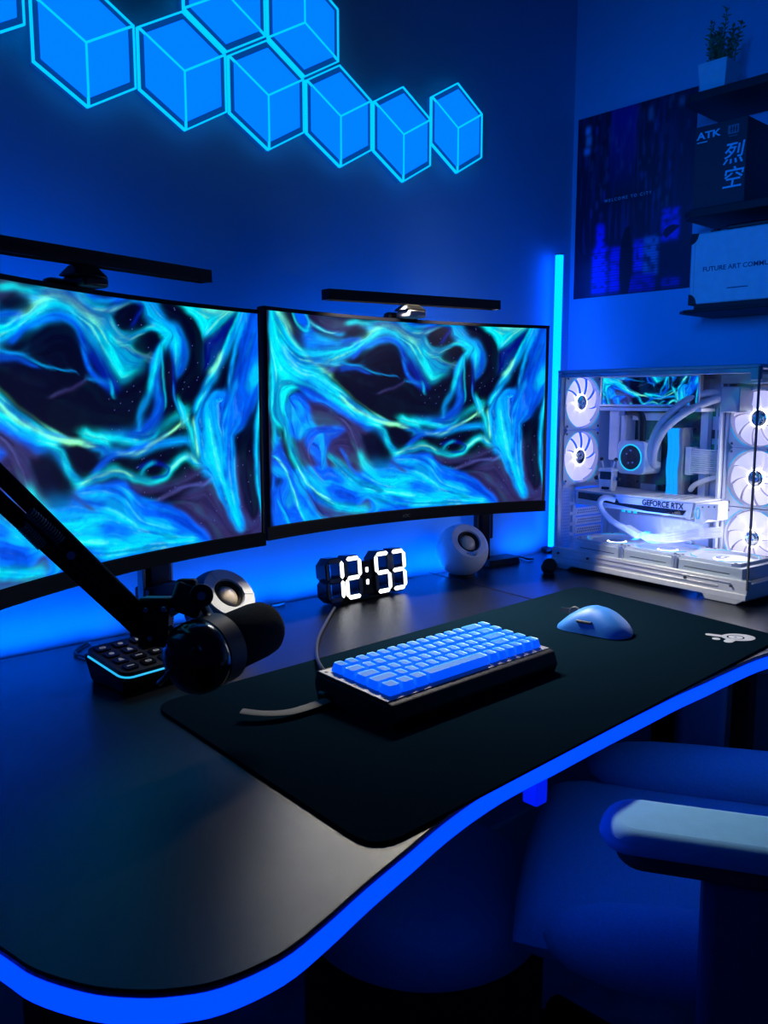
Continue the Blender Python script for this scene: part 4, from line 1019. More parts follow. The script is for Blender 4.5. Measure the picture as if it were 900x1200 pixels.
EX = Matrix(((0,0,1,0),(1,0,0,0),(0,1,0,0),(0,0,0,1)))      # fan front faces +x : local x->y, y->z, z->x
EY = Matrix(((1,0,0,0),(0,0,-1,0),(0,1,0,0),(0,0,0,1)))     # fan front faces -y
make_fan(T(0.014,0.069,0.363) @ EX, ang=0.2, deep=0.012); make_fan(T(0.014,0.069,0.243) @ EX, ang=0.5, deep=0.012)
for i, z in enumerate((0.334,0.2165,0.098)): make_fan(T(PL-0.086,0.155,z) @ EY @ Matrix.Scale(0.985, 4), ang=0.3*i)
pcb('side_fan_rail', M['whitemetal'], MB().box(PL-0.150,PL-0.145,0.150,0.178,0.03,PH-0.02).box(PL-0.026,PL-0.020,0.150,0.178,0.03,PH-0.02), 0.001)
# lower fan deck
pcb('fan_deck', M['basesilver'], MB().box(0.052,PL-0.014,0.006,0.140,0.040,0.0655), 0.001)
for i in range(3):
    make_fan(T(0.114+i*0.127,0.074,0.0715) @ Matrix.Scale(1.06, 4), ang=0.25*i, deep=0.006)
for x in (0.178, 0.305): pcb('deck_clip', M['silver'], MB().box(x-0.006,x+0.006,0.002,0.007,0.042,0.071).box(x-0.0015,x+0.0015,0.001,0.003,0.044,0.069), 0.0008)
pcb('deck_groove', M['darkgrey'], MB().box(0.20,0.285,0.0054,0.0062,0.052,0.0535).box(0.325,0.42,0.0054,0.0062,0.052,0.0535).box(0.07,0.16,0.0054,0.0062,0.052,0.0535))

# wide status screen
lcd = pcb('status_screen', M['silver'], MB().box(0.034,0.280,0.100,0.112,0.355,0.421), 0.001)
i0, i1 = int(0.30*NY), int(0.80*NY)
sub = SCREEN[i0:i1:2, ::3]; sub = sub[:, :]
screen_mesh('screen_panel', lambda u, v: (0.0385+u*0.237, 0.0994, 0.3595+v*0.057), sub, sub.shape[1], sub.shape[0], M['screen'], lcd)
pcb('screen_shelf', M['whitemetal'], MB().box(0.034,0.285,0.100,0.150,0.346,0.353), 0.001)

# motherboard
YB = PD-0.0455
mbd = pcb('motherboard', M['board'], MB().box(0.03,0.262,YB-0.003,YB,0.150,0.350))
pcb('heatsink', M['white'], MB().box(0.035,0.060,YB-0.045,YB-0.003,0.235,0.345).add([(0.062,YB-0.04,0.25),(0.075,YB-0.04,0.25),(0.075,YB-0.04,0.325),(0.062,YB-0.04,0.345),(0.062,YB-0.003,0.25),(0.075,YB-0.003,0.25),(0.075,YB-0.003,0.325),(0.062,YB-0.003,0.345)],[(0,1,2,3),(7,6,5,4),(4,5,1,0),(5,6,2,1),(6,7,3,2),(7,4,0,3)]).box(0.085,0.165,YB-0.03,YB-0.003,0.325,0.342), 0.002, par=mbd)
pcb('heatsink', M['grey'], MB().box(0.19,0.235,YB-0.012,YB-0.003,0.155,0.172).box(0.10,0.14,YB-0.012,YB-0.003,0.155,0.185), 0.001, par=mbd)
comp = MB()
rr = random.Random(8)
for k in range(60):
    x = rr.uniform(0.08,0.25); z = rr.uniform(0.16,0.34); s = rr.uniform(0.002,0.006); comp.box(x,x+s,YB-0.003-rr.uniform(0.002,0.010),YB-0.003,z,z+s*rr.uniform(0.6,1.6))
pcb('board_components', M['darkgrey'], comp, par=mbd)['kind'] = 'stuff'
pcb('socket_plate', M['darkgrey'], MB().box(0.085,0.160,YB-0.008,YB-0.003,0.21,0.29), 0.001, par=mbd)
# pump block
PB = T(0.118,YB-0.075,0.246) @ EY
pump = pcb('water_pump', M['white'], MB(PB).prism(rrect(0.072,0.072,0.013,5), -0.060, 0.0), 0.002)
pcb('pump_display', M['board'], MB(PB).lathe([(0.0265,-0.001),(0.0265,0.0006)], 40), par=pump)
pcb('ring_light', M['pumpglow'], MB(PB).frame([(0.0285*math.cos(2*PI*k/40),0.0285*math.sin(2*PI*k/40)) for k in range(40)],[(0.0262*math.cos(2*PI*k/40),0.0262*math.sin(2*PI*k/40)) for k in range(40)], 0.0, 0.0012), par=pump)
pcb('display_detail', M['chrome'], MB(PB).add(*(lambda m: (m.v, m.f))(MB().box(-0.012,-0.008,0.006,0.009,0.0006,0.001).box(0.004,0.008,-0.012,-0.009,0.0006,0.001).box(-0.003,0.003,0.014,0.017,0.0006,0.001).box(-0.006,-0.003,-0.014,-0.010,0.0006,0.001))), par=pump)
BS = T(0.026,0,0)
# black pipe above the pump
pcb('black_hose', M['black'], MB(BS).tube([(0.045,YB-0.05,0.345),(0.085,YB-0.05,0.342),(0.103,YB-0.055,0.330),(0.108,YB-0.06,0.30),(0.113,YB-0.065,0.278)], 0.008, n=12))
pcb('hose_fitting', M['grey'], MB(BS).box(0.045,0.06,YB-0.06,YB-0.04,0.335,0.352).box(0.105,0.125,YB-0.065,YB-0.05,0.272,0.282), 0.002)
M['hose'] = mat('grey_sleeved_tube', (0.34,0.38,0.41), 0.55, bump=0.4, bscale=900)
for o_ in (0.0, 0.013):
    pcb('coolant_tube', M['hose'], MB(BS).tube([(0.300+o_,YB-0.040,0.378+o_*0.2),(0.262+o_,YB-0.065,0.382-o_),(0.215+o_,YB-0.080,0.362-o_*1.2),(0.172+o_,YB-0.088,0.318-o_*0.5),(0.152+o_*0.8,YB-0.088,0.272),(0.148+o_*0.3,YB-0.078,0.243-o_*0.5),(0.150,YB-0.06,0.232)], 0.0078, n=14))
pcb('radiator_end', M['unlitsilver'], MB(BS).box(0.290,0.330,YB-0.065,YB-0.012,0.345,0.395).box(0.285,0.44,YB-0.06,YB-0.01,0.40,0.42), 0.003)
# memory sticks
for k in range(4):
    x = 0.158+k*0.0095
    st_ = pcb('memory_stick', M['grey'], MB(BS).box(x,x+0.0065,YB-0.034,YB-0.003,0.165,0.312), 0.001)
    pts = []
    wave = MB(BS)
    n = 20; vs = []; fs = []
    for i in range(n+1):
        z = 0.168+0.142*i/n; off = 0.003*math.sin(i*0.55+k*0.3)
        vs += [(x-0.0005,YB-0.036+off*0.6-0.003,z),(x+0.007,YB-0.036+off*0.6-0.003,z),(x+0.007,YB-0.031,z),(x-0.0005,YB-0.031,z)]
    for i in range(n):
        for q in range(4): q2 = (q+1)%4; fs.append((i*4+q,i*4+q2,(i+1)*4+q2,(i+1)*4+q))
    fs += [(3,2,1,0),(n*4,n*4+1,n*4+2,n*4+3)]
    wave.add(vs, fs)
    pcb('light_bar', M['ramglow'] if k < 3 else M['grey'], wave, par=st_)
# 24-pin cable comb
comb = MB(BS)
for i in range(12):
    z = 0.268-i*0.0043; comb.tube([(0.206-i*0.0008,YB-0.030,z),(0.225,YB-0.034,z),(0.250,YB-0.030,z-0.001),(0.266,YB-0.004,z-0.002)], 0.0019, n=6)
pcb('board_power_cable', M['white'], comb)
pcb('cable_comb', M['white'], MB(BS).box(0.198,0.212,YB-0.034,YB-0.003,0.214,0.272), 0.001)
pcb('front_panel_cable', M['white'], MB(BS).tube([(0.205,YB-0.02,0.182),(0.222,YB-0.03,0.195),(0.250,YB-0.028,0.208),(0.270,YB-0.005,0.215)], 0.0055, n=10))

# graphics card
g0, g1 = 0.010, 0.310
gy0, gy1 = 0.052, YB-0.004
gpu = pcb('graphics_card', M['white'], MB().box(g0,g1,gy0+0.004,gy1,0.138,0.168), 0.003)
pcb('backplate', M['white'], MB().box(g0,g1,gy0,gy1,0.1685,0.1715), 0.001, par=gpu)
vt = MB()
for x in (0.205,0.225,0.245,0.265): vt.box(x,x+0.010,gy0+0.02,gy1-0.05,0.1716,0.1722)
pcb('backplate_vent', M['grey'], vt, par=gpu)
def side_poly(pts, y0, y1): return MB().prism(pts, y0, y1, EYs)
EYs = Matrix(((1,0,0,0),(0,0,1,0),(0,1,0,0),(0,0,0,1)))   # local x->x, y->z, z->y
pcb('dark_side_panel', M['gloss'], MB().prism([(0.020,0.166),(0.118,0.166),(0.130,0.1525),(0.292,0.1525),(0.284,0.142),(0.20,0.142),(0.10,0.149),(0.020,0.152)], gy0+0.002, gy0+0.0045, EYs), par=gpu, smooth=False)
pcb('silver_side_panel', M['whitemetal'], MB().prism([(0.122,0.1675),(0.308,0.1675),(0.303,0.136),(0.293,0.136),(0.297,0.1530),(0.134,0.1530)], gy0+0.001, gy0+0.0042, EYs), par=gpu, smooth=False)
TM = Matrix(((1,0,0,0),(0,0,-1,0),(0,1,0,0),(0,0,0,1)))
text('card_lettering', 'GEFORCE RTX', 0.0168, T(0.190,gy0+0.0002,0.1545) @ TM @ Matrix.Diagonal((0.88,0.98,1,1)), M['matte'], gpu, bold=0.0004)
pcb('card_light', M['gpuled'], MB().box(0.135,0.142,gy0+0.006,gy0+0.010,0.1335,0.1378).box(0.150,0.157,gy0+0.006,gy0+0.010,0.1335,0.1378).box(0.165,0.172,gy0+0.006,gy0+0.010,0.1335,0.1378), par=gpu)
br = pcb('support_bracket', M['white'], MB().prism([(0.310,0.168),(0.358,0.172),(0.358,0.140),(0.337,0.140),(0.327,0.130),(0.310,0.130)], gy0+0.004, gy0+0.012, EYs).box(0.310,0.322,gy0+0.01,gy1,0.13,0.168), 0.001, par=gpu)
pcb('bracket_screw', M['darkgrey'], MB().lathe([(0.0016,-0.001),(0.0016,0.001)], 10, T(0.327,gy0+0.004,0.163) @ RX(PI/2)).lathe([(0.0016,-0.001),(0.0016,0.001)], 10, T(0.340,gy0+0.004,0.165) @ RX(PI/2)).lathe([(0.0016,-0.001),(0.0016,0.001)], 10, T(0.352,gy0+0.004,0.166) @ RX(PI/2)), par=gpu)
pcb('oval_light', M['fanedge'], MB().tube([(0.3165+0.0045*math.cos(a),gy0+0.0035,0.150+0.011*math.sin(a)) for a in [2*PI*k/20 for k in range(21)]], 0.0009, n=6, smooth=0), par=gpu)
# card power cable and adapter
pcb('card_power_cable', M['white'], MB().tube([(0.120,gy0+0.003,0.158),(0.104,gy0-0.014,0.162),(0.096,gy0-0.018,0.148),(0.108,gy0-0.016,0.128),(0.135,gy0-0.012,0.110),(0.160,gy0-0.006,0.101)], 0.0062, n=12))
pcb('cable_adapter', M['white'], MB().box(-0.018,0.018,-0.009,0.009,-0.0065,0.0065, T(0.172,gy0-0.002,0.096) @ RY(math.radians(22))), 0.002)
for k in range(4):
    pcb('braided_cable', M['white'], MB().tube([(0.186,gy0+0.002*k,0.090+0.0015*k),(0.212,gy0+0.01,0.080+0.004*k),(0.245,gy0+0.03,0.083+0.005*k),(0.29,gy0+0.06,0.093+0.005*k),(0.320,gy0+0.085,0.098+0.005*k)], 0.0036, n=8))
pcb('inner_cover', M['white'], MB().box(0.06,0.285,YB-0.030,YB-0.002,0.028,0.118), 0.002)
pcb('thumb_screw', M['chrome'], MB(T(0.245,YB-0.030,0.070) @ RX(PI/2)).lathe([(0.009,0.0),(0.009,0.006),(0.007,0.008)], 20))
# glass panels
pcb('side_glass', M['glass'], MB().box(0.011,PL,-0.0035,-0.0005,0.047,PH-0.008), smooth=False)
pcb('front_glass', M['glass'], MB().box(PL+0.0005,PL+0.0035,0.0,PD-0.01,0.041,PH-0.008), smooth=False)
pcb('glass_edge', M['darkgrey'], MB().box(PL+0.0002,PL+0.0034,-0.0042,-0.0006,0.030,PH-0.004))

# toy robot standing on the graphics card
fx = 0.078; Pm = Matrix.Translation(pc_.location) @ RZ(prz)
q = Pm @ Vector((fx, gy0+0.030, 0.1718))
toy = empty('robot_figurine', q, prz+math.radians(12), 'small white toy robot with dark visor and two antennae standing inside the computer case', 'figurine')
MB().box(-0.0155,0.0155,-0.013,0.013,0.006,0.040).build('body', M['white'], toy, bevel=0.003)
MB().box(-0.0175,0.0175,-0.015,0.014,0.0405,0.050).build('head', M['white'], toy, bevel=0.004)
MB().box(-0.012,0.014,-0.0165,-0.0125,0.026,0.043).build('visor', M['gloss'], toy, bevel=0.0015)
MB().box(-0.008,0.010,-0.0145,-0.0125,0.004,0.010).build('base_vent', M['gloss'], toy, bevel=0.001)
for s in (-1, 1):
    an = MB().tube([(s*0.010,0,0.050),(s*0.013,0,0.060),(s*0.016,0,0.066)], 0.0022, n=10).build('antenna', M['white'], toy)
    MB().ball((s*0.017,0,0.069), 0.0045, 14).build('antenna_ball', M['gloss'], an)
    ar = MB().tube([(s*0.015,0,0.030),(s*0.022,-0.002,0.028)], 0.004, n=10).build('arm', M['white'], toy)
    MB().ball((s*0.026,-0.003,0.028), 0.0058, 14).build('hand', M['gloss'], ar)
    MB().box(s*0.008-0.006,s*0.008+0.006,-0.010,0.010,0,0.0075).build('leg', M['white'], toy, bevel=0.002)
# ------------------------------------------------------------------ poster
Pc = [onx(678,140.5,XW-0.002), onx(818.6,101,XW-0.002), onx(671,351,XW-0.002)]
py0 = Pc[1].y; py1 = Pc[0].y; pz1 = (Pc[0].z+Pc[1].z)/2; pz0 = Pc[2].z
PWd = py1-py0; PHt = pz1-pz0
n1, n2 = 220, 300
gu, gv = np.meshgrid(np.linspace(0,1,n1), np.linspace(0,1,n2)); GX, GY = gu, gv     # v up
im = np.zeros((n2, n1, 3)); im[:] = (0.010, 0.014, 0.045)
def pm(a, c):
    global im
    a = np.clip(a,0,1)[...,None]; im = im*(1-a)+np.array(c)*a
streak = vnoise(GX*38, GY*5, 3)*0.5+vnoise(GX*70, GY*9, 4)*0.5
pm((GX > 0.30)*(GX < 0.52)*np.clip(GY-0.55,0,0.4)*1.6, (0.015,0.01,0.35))
pm(np.clip((streak-0.52)*1.4,0,0.35)*(GY > 0.25), (0.03,0.07,0.28))
pm(np.clip(0.8-np.abs(GX-0.9)*4,0,0.6), (0.012,0.02,0.06))
def rect(x0,x1,y0,y1,c,a=1.0,s=0.006,noise=0.0):
    m = 1/(1+np.exp(-(GX-x0)/s))/(1+np.exp(-(x1-GX)/s))/(1+np.exp(-(GY-y0)/s))/(1+np.exp(-(y1-GY)/s))
    if noise: m = m*np.clip(1-noise+noise*2.4*(vnoise(GX*30,GY*55,11)-0.1),0,1)
    pm(m*a, c)
rr = random.Random(3)
for k in range(90):
    x = rr.choice([rr.uniform(0.1,0.38), rr.uniform(0.55,0.82), rr.uniform(0.08,0.95)]); y = rr.uniform(0.42,0.97); w = rr.uniform(0.006,0.02); h = rr.uniform(0.01,0.06)
    rect(x,x+w,y,y+h,(0.02,rr.uniform(0.08,0.22),rr.uniform(0.25,0.5)),rr.uniform(0.15,0.6),0.004)
rect(0.075,0.115,0.905,0.945,(0.25,0.60,1.0)); rect(0.080,0.125,0.845,0.895,(0.18,0.50,0.7)); rect(0.065,0.115,0.80,0.83,(0.25,0.60,1.0))
rect(0.62,0.65,0.90,0.96,(0.04,0.3,0.40),0.8); rect(0.86,0.90,0.93,0.97,(0.05,0.3,0.4),0.6)
for (x0,x1,y0,y1,c) in ((0.20,0.27,0.24,0.40,(0.02,0.03,0.95)),(0.17,0.31,0.02,0.27,(0.02,0.04,0.95)),(0.33,0.42,0.02,0.26,(0.01,0.02,0.75)),(0.54,0.62,0.12,0.28,(0.03,0.05,0.9)),(0.62,0.74,0.09,0.29,(0.05,0.28,0.55)),(0.76,0.90,0.26,0.42,(0.03,0.05,0.75)),(0.50,0.72,0.01,0.10,(0.01,0.01,0.45)),(0.78,0.92,0.02,0.06,(0.03,0.03,0.5))):
    rect(x0,x1,y0,y1,c,0.95,0.006,0.75)
# dark standing figure with an umbrella to the right
pm(((GX-0.47)**2/0.055**2+(GY-0.17)**2/0.19**2 < 1)*0.95, (0.006,0.007,0.015)); pm(((GX-0.475)**2/0.022**2+(GY-0.345)**2/0.018**2 < 1)*0.95, (0.006,0.007,0.015))
pm((((GX-0.85)**2/0.075**2+(GY-0.30)**2/0.035**2 < 1)&(GY > 0.295+(GX-0.85)*0.5))*0.95, (0.006,0.007,0.02))
hlines = (np.sin(GY*420) > 0.55)*(GY < 0.25)*0.5; pm(hlines, (0.008,0.01,0.05))
po = empty('wall_poster', (XW-0.0012, (py0+py1)/2, pz0), 0, 'dark blue city poster on the right wall, between the corner and the shelves', 'poster')
MB().box(-0.0004,0.0008,-PWd/2,PWd/2,0,PHt).build('paper', M['shelf'], po)
M['poster'] = picture('poster_print', emissive=False, rough=0.45)
screen_mesh('printed_picture', lambda u, v: (-0.0008, PWd/2-u*PWd, v*PHt), im, n1, n2, M['poster'], po)
TP = Matrix(((0,0,-1,-0.0010),(-1,0,0,PWd*0.24),(0,1,0,PHt*0.515),(0,0,0,1)))
text('poster_lettering', 'W E L C O M E   T O   C I T Y', 0.0095, TP, M['print_lab'], po, depth=0.00005)

# ------------------------------------------------------------------ shelves on the right wall
SD = 0.16; SX = XW-SD
def shelf(yl, ztop, label, tk=0.016, d=SD):
    t = empty('wall_shelf', (XW, yl, ztop), 0, label, 'shelf', 'black wall shelves')
    L = 0.80
    MB().prism([(-d+0.02,0.0),(-d,-0.02),(-d,-L),(0,-L),(0,0)][::-1], -tk, 0).build('board', M['shelf'], t, bevel=0.002, smooth=False)
    MB().box(-0.012,0,-L,0,0,0.022).build('back_lip', M['shelf'], t, bevel=0.001)
    return t
z1 = onx(850,100,SX+0.03).z; y1 = onx(798,118,SX).y
FX = SX+0.008      # front plane of what stands on the shelves
pot = [onx(*q, FX) for q in ((818,76),(852,66),(820,109),(848,101))]
atk = [onx(*q, FX) for q in ((815,151),(877,134),(815,249),(877,232))]
fut = [onx(*q, FX) for q in ((812,276),(900,262),(812,362),(900,352))]
zs1 = (pot[2].z+pot[3].z)/2; zs2 = (atk[2].z+atk[3].z)/2; zs3 = (fut[2].z+fut[3].z)/2-0.004
shelf(onx(797,118,SX).y, zs1, 'top black wall shelf holding the potted plant')
shelf(onx(797,246,SX).y, zs2, 'middle black wall shelf holding the dark box')
shelf(onx(790,367,SX).y, zs3, 'lowest black wall shelf holding the white box', tk=0.006)
def wallbox(name, label, cat, p, zb, h, L, depth, m):
    t = empty(name, (FX, p[0].y, zb), 0, label, cat)
    return t
XZm = Matrix(((0,0,-1,0),(-1,0,0,0),(0,1,0,0),(0,0,0,1)))      # text x -> -y, y -> z, z -> -x
hA = (atk[0].z+atk[1].z)/2-zs2; wA = atk[0].y-atk[1].y
t = empty('dark_product_box', (FX, atk[0].y, zs2), 0, 'dark blue box with cyan lettering on the middle shelf', 'box')
MB().box(0,0.135,-wA,0,0.0003,hA).build('carton', M['box_dark'], t, bevel=0.001)
text('logo_lettering', 'ATK', 0.021, T(-0.0003,-wA*0.045,hA*0.845) @ XZm @ Matrix.Diagonal((1.15,0.85,1,1)), M['print_cyan'], t, bold=0.0006)
MB().box(-0.0005,-0.0001,-wA*0.25,-wA*0.05,hA*0.80,hA*0.812).build('underline', M['print_cyan'], t)
st_ = MB().add(*(lambda m: (m.v, m.f))(MB().box(-0.0005,-0.0001,-wA*0.84,-wA*0.64,hA*0.83,hA*0.93)))
sg = st_.build('square_seal', M['print_soft'], t)
sl = MB()
for k in range(3): sl.box(-0.0008,-0.0005,-wA*(0.815-k*0.05),-wA*(0.79-k*0.05),hA*0.845,hA*0.915)
sl.box(-0.0008,-0.0005,-wA*0.82,-wA*0.66,hA*0.875,hA*0.882).build('seal_mark', M['box_dark'], t)
MB().box(-0.0005,-0.0001,-wA*0.82,-wA*0.66,hA*0.80,hA*0.808).build('seal_caption', M['print_soft'], t)
text('brush_lettering', '烈', 0.042, T(-0.0003,-wA*0.56,hA*0.50) @ XZm, M['print_cyan'], t, shear=0.15, bold=0.0003)
text('brush_lettering', '空', 0.042, T(-0.0003,-wA*0.56,hA*0.21) @ XZm, M['print_cyan'], t, shear=0.15, bold=0.0003)
hF = (fut[0].z-fut[2].z); LF_ = 0.32; zb = zs3
t = empty('white_product_box', (FX-0.004, fut[0].y, zb), 0, 'white box with black corners on the lowest wall shelf', 'box')
MB().box(0,0.10,-LF_,0,0.010,hF+0.003).build('carton', M['box_white'], t, bevel=0.003)
MB().box(0.002,0.10,-LF_+0.004,-0.010,0.0003,0.010).build('bottom_strip', M['shelf'], t)
for z in (0.010, hF+0.003):
    s = 1 if z < 0.05 else -1
    pts = [(0.001,z-s*0.001)]+[(0.001-0.016*math.cos(a)*1.0, z+s*0.020*math.sin(a)) for a in [PI/2*k/6 for k in range(7)]]
    c = MB().add([(-0.0012, p[0], p[1]) for p in pts]+[(0.02, p[0], p[1]) for p in pts], [tuple(range(8)), tuple(range(15,7,-1))]+[(i,(i+1)%8,8+(i+1)%8,8+i) for i in range(8)])
    c.build('corner_guard', M['shelf'], t, smooth=False)
text('front_lettering', 'FUTURE ART COMMUNITY', 0.0125, T(-0.0003,-0.026,hF*0.50) @ XZm @ Matrix.Diagonal((1.06,1,1,1)), M['print_dark'], t, bold=0.00018)
MB().box(-0.0004,-0.0001,-0.118,-0.077,hF*0.245,hF*0.258).build('small_print', M['print_dark'], t)
MB().box(-0.0003,-0.0001,-0.0085,-0.0080,0.03,hF-0.015).build('edge_line', M['print_grey'], t)
# small dark objects lying on the white box
o = empty('small_case', (FX+0.045, fut[0].y-0.10, zb+hF+0.0033), 0, 'flat black case lying on top of the white box', 'case')
MB().box(-0.04,0.04,-0.12,0.035,0,0.010).build('case_body', M['gloss'], o, bevel=0.003)
MB().box(-0.038,-0.028,0.050,0.068,0,0.006).build('strap_end', M['gloss'], o, bevel=0.002)

# potted plant
hp = (pot[0].z+pot[1].z)/2-zs1; wt = pot[0].y-pot[1].y; wb = pot[2].y-pot[3].y
t = empty('potted_plant', (FX+wt/2, (pot[0].y+pot[1].y)/2, zs1), 0, 'small green plant in a white square pot on the top shelf', 'plant')
a = wt/2; b = wb/2
MB().add([(-b,-b,0),(b,-b,0),(b,b,0),(-b,b,0),(-a,-a,hp),(a,-a,hp),(a,a,hp),(-a,a,hp),(-a+0.004,-a+0.004,hp),(a-0.004,-a+0.004,hp),(a-0.004,a-0.004,hp),(-a+0.004,a-0.004,hp),(-a+0.006,-a+0.006,hp-0.008),(a-0.006,-a+0.006,hp-0.008),(a-0.006,a-0.006,hp-0.008),(-a+0.006,a-0.006,hp-0.008)],
  [(3,2,1,0),(0,1,5,4),(1,2,6,5),(2,3,7,6),(3,0,4,7),(4,5,9,8),(5,6,10,9),(6,7,11,10),(7,4,8,11),(8,9,13,12),(9,10,14,13),(10,11,15,14),(11,8,12,15)]).build('pot', M['potwhite'], t, smooth=False)
MB().box(-a+0.006,a-0.006,-a+0.006,a-0.006,hp-0.012,hp-0.006).build('soil', M['darkgrey'], t)
fo = MB(); stm = MB(); rr = random.Random(12)
def leaf(p, d, L, w):
    d = d.normalized(); s = d.cross(Vector((0,0,1)));
    if s.length < 0.1: s = Vector((1,0,0))
    s.normalize(); u = s.cross(d)
    return [p, p+d*L*0.45+s*w+u*w*0.3, p+d*L, p+d*L*0.45-s*w+u*w*0.3, p+d*L*0.5-u*w*0.35]
for k in range(17):
    ang = rr.uniform(0,2*PI); ra = rr.uniform(0.0,a*0.75); base = Vector((ra*math.cos(ang), ra*math.sin(ang), hp-0.008))
    H_ = rr.uniform(0.045,0.075)
    if k == 0: base = Vector((0,-0.002,hp)); H_ = 0.098
    if k == 1: base = Vector((0,0.018,hp)); H_ = 0.082
    if k == 2: base = Vector((0.01,-0.024,hp)); H_ = 0.075
    tip = base+Vector((base.x*0.5+rr.uniform(-0.008,0.008), base.y*0.55+rr.uniform(-0.010,0.010), H_))
    stm.tube([base, base.lerp(tip,0.5)+Vector((rr.uniform(-.003,.003),rr.uniform(-.003,.003),0)), tip], (0.0013,0.0006), n=5)
    nl = int(H_/0.0034)
    for i in range(nl):
        f_ = 0.12+0.88*i/nl; p = base.lerp(tip, f_); az = i*2.4+k; el = rr.uniform(0.1,0.9)
        d = Vector((math.cos(az)*math.cos(el), math.sin(az)*math.cos(el), math.sin(el)))
        q = leaf(p, d, rr.uniform(0.009,0.014), rr.uniform(0.0024,0.0038))
        fo.add(q, [(0,1,4),(1,2,4),(2,3,4),(3,0,4),(0,3,2,1)])
stm.build('stems', M['leaf'], t)
fo.build('foliage', M['leaf'], t, smooth=False)

# ------------------------------------------------------------------ office chair
SF = onz(605,1050,-0.25); SB = onz(645,895,-0.25)
sx = (SB-SF); sx.z = 0; sw = sx.length; sx.normalize(); fwd = Vector((-sx.y, sx.x, 0))     # +y: where the chair faces
mid = (SF+SB)/2
crz = math.atan2(sx.y, sx.x)
# local: origin under the middle of the front edge, x to the far side, y forward, z up
t = empty('office_chair', (mid.x-fwd.x*0.24, mid.y-fwd.y*0.24, 0), crz, 'blue-lit padded office chair with a pale armrest, pushed towards the desk', 'office chair')
CI = T(0, 0.24, 0)
SZ = DZ-0.25
hw = sw/2+0.02
def cushion(w, d, h, zc, yc, mb, e=0.35, dome=0.02, M_=None):
    n = 14; vs = []; fs = []
    for sgn in (1,-1):
        for j in range(n+1):
            for i in range(n+1):
                u = 2*i/n-1; v = 2*j/n-1
                uu = math.copysign(1-(1-abs(u))**1.6, u); vv = math.copysign(1-(1-abs(v))**1.6, v)
                r = max(0.0, 1-abs(uu)**5)**e*max(0.0, 1-abs(vv)**5)**e
                vs.append((uu*w/2*(1-0.04*vv*vv), yc+vv*d/2*(1-0.05*uu*uu), zc+sgn*(h/2*r)+(dome*r if sgn > 0 else 0)))
    m_ = n+1
    for s_ in range(2):
        o_ = s_*m_*m_
        for j in range(n):
            for i in range(n):
                f_ = (o_+j*m_+i, o_+j*m_+i+1, o_+(j+1)*m_+i+1, o_+(j+1)*m_+i); fs.append(f_ if s_ == 0 else f_[::-1])
    return mb.add(vs, fs, M_)
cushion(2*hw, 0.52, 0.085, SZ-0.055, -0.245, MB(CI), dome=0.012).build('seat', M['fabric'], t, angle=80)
def capsule(p, q, rx, rz, mb):
    P = [Vector(p).lerp(Vector(q), 0.5-0.5*math.cos(PI*k/12)) for k in range(13)]
    n = 20; vs = []; fs = []; x = Vector((1,0,0)); z = Vector((0,0,1))
    for k, c in enumerate(P):
        s = (1-abs(math.cos(PI*k/12))**4.5)**0.5 if 0 < k < 12 else 0.02
        for j in range(n):
            a = 2*PI*j/n; vs.append(c+x*rx*s*math.cos(a)+z*rz*s*math.sin(a))
    for k in range(12):
        for j in range(n): j2=(j+1)%n; fs.append((k*n+j,k*n+j2,(k+1)*n+j2,(k+1)*n+j))
    return mb.add(vs, fs)
capsule((-hw-0.034,-0.040,SZ-0.008),(-hw-0.034,-0.53,SZ+0.002),0.050,0.050,MB(CI)).build('side_bolster', M['fabric'], t, angle=80)
capsule((hw-0.01,-0.06,SZ+0.005),(hw-0.01,-0.50,SZ+0.015),0.060,0.045,MB(CI)).build('side_bolster', M['fabric'], t, angle=80)
# armrests
tipw = onz(702, 948, -0.05)
loc = RZ(-crz) @ (tipw-Vector((mid.x, mid.y, DZ)))      # in the front-edge frame
ax0 = loc.x; ay0 = loc.y
for s in (1, -1):
    x = ax0 if s == 1 else -ax0+0.0
    CM = CI @ T(x, ay0, 0)
    if s == 1: CM = CM @ RZ(math.radians(0))
    pad = MB(CM); zt = DZ-0.05
    out = []; L = 0.27; w = 0.088
    for k in range(13): a_ = PI*k/12; out.append((w/2*math.cos(a_), -0.03+0.032*math.sin(a_)))
    for k in range(13): a_ = PI+PI*k/12; out.append((w/2*math.cos(a_), -L+0.032*math.sin(a_)))
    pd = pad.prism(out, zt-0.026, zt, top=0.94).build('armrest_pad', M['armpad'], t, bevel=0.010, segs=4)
    pd['label'] = 'pale grey armrest pad'
    out2 = [(p_[0]*0.93, p_[1]*0.98-0.003) for p_ in out]
    MB(CM).prism([(p_[0]*0.80,-0.14+(p_[1]+0.14)*0.86) for p_ in out], zt-0.044, zt-0.0265).build('armrest_base', M['darkgrey'], t, bevel=0.006, segs=3)
    MB(CM).prism([(-0.030,-0.185),(0.026,-0.185),(0.026,-0.105),(-0.030,-0.105)], SZ-0.06, zt-0.045, top=1.05).build('armrest_post', M['armpost'], t, bevel=0.012, segs=4)
    sgn = 1 if x > 0 else -1
    MB(CI).tube([(x,ay0-0.145,SZ-0.055),(x-sgn*0.06,ay0-0.15,SZ-0.115),(x*0.35,ay0-0.16,SZ-0.125)], 0.018, n=12, flat=(0.022,0.012)).build('armrest_bracket', M['black'], t)
cushion(0.50, 0.62, 0.09, 0, 0, MB(CI @ T(0,-0.55,SZ+0.36) @ RX(math.radians(78))), dome=0.01).build('backrest', M['fabric'], t, angle=80)
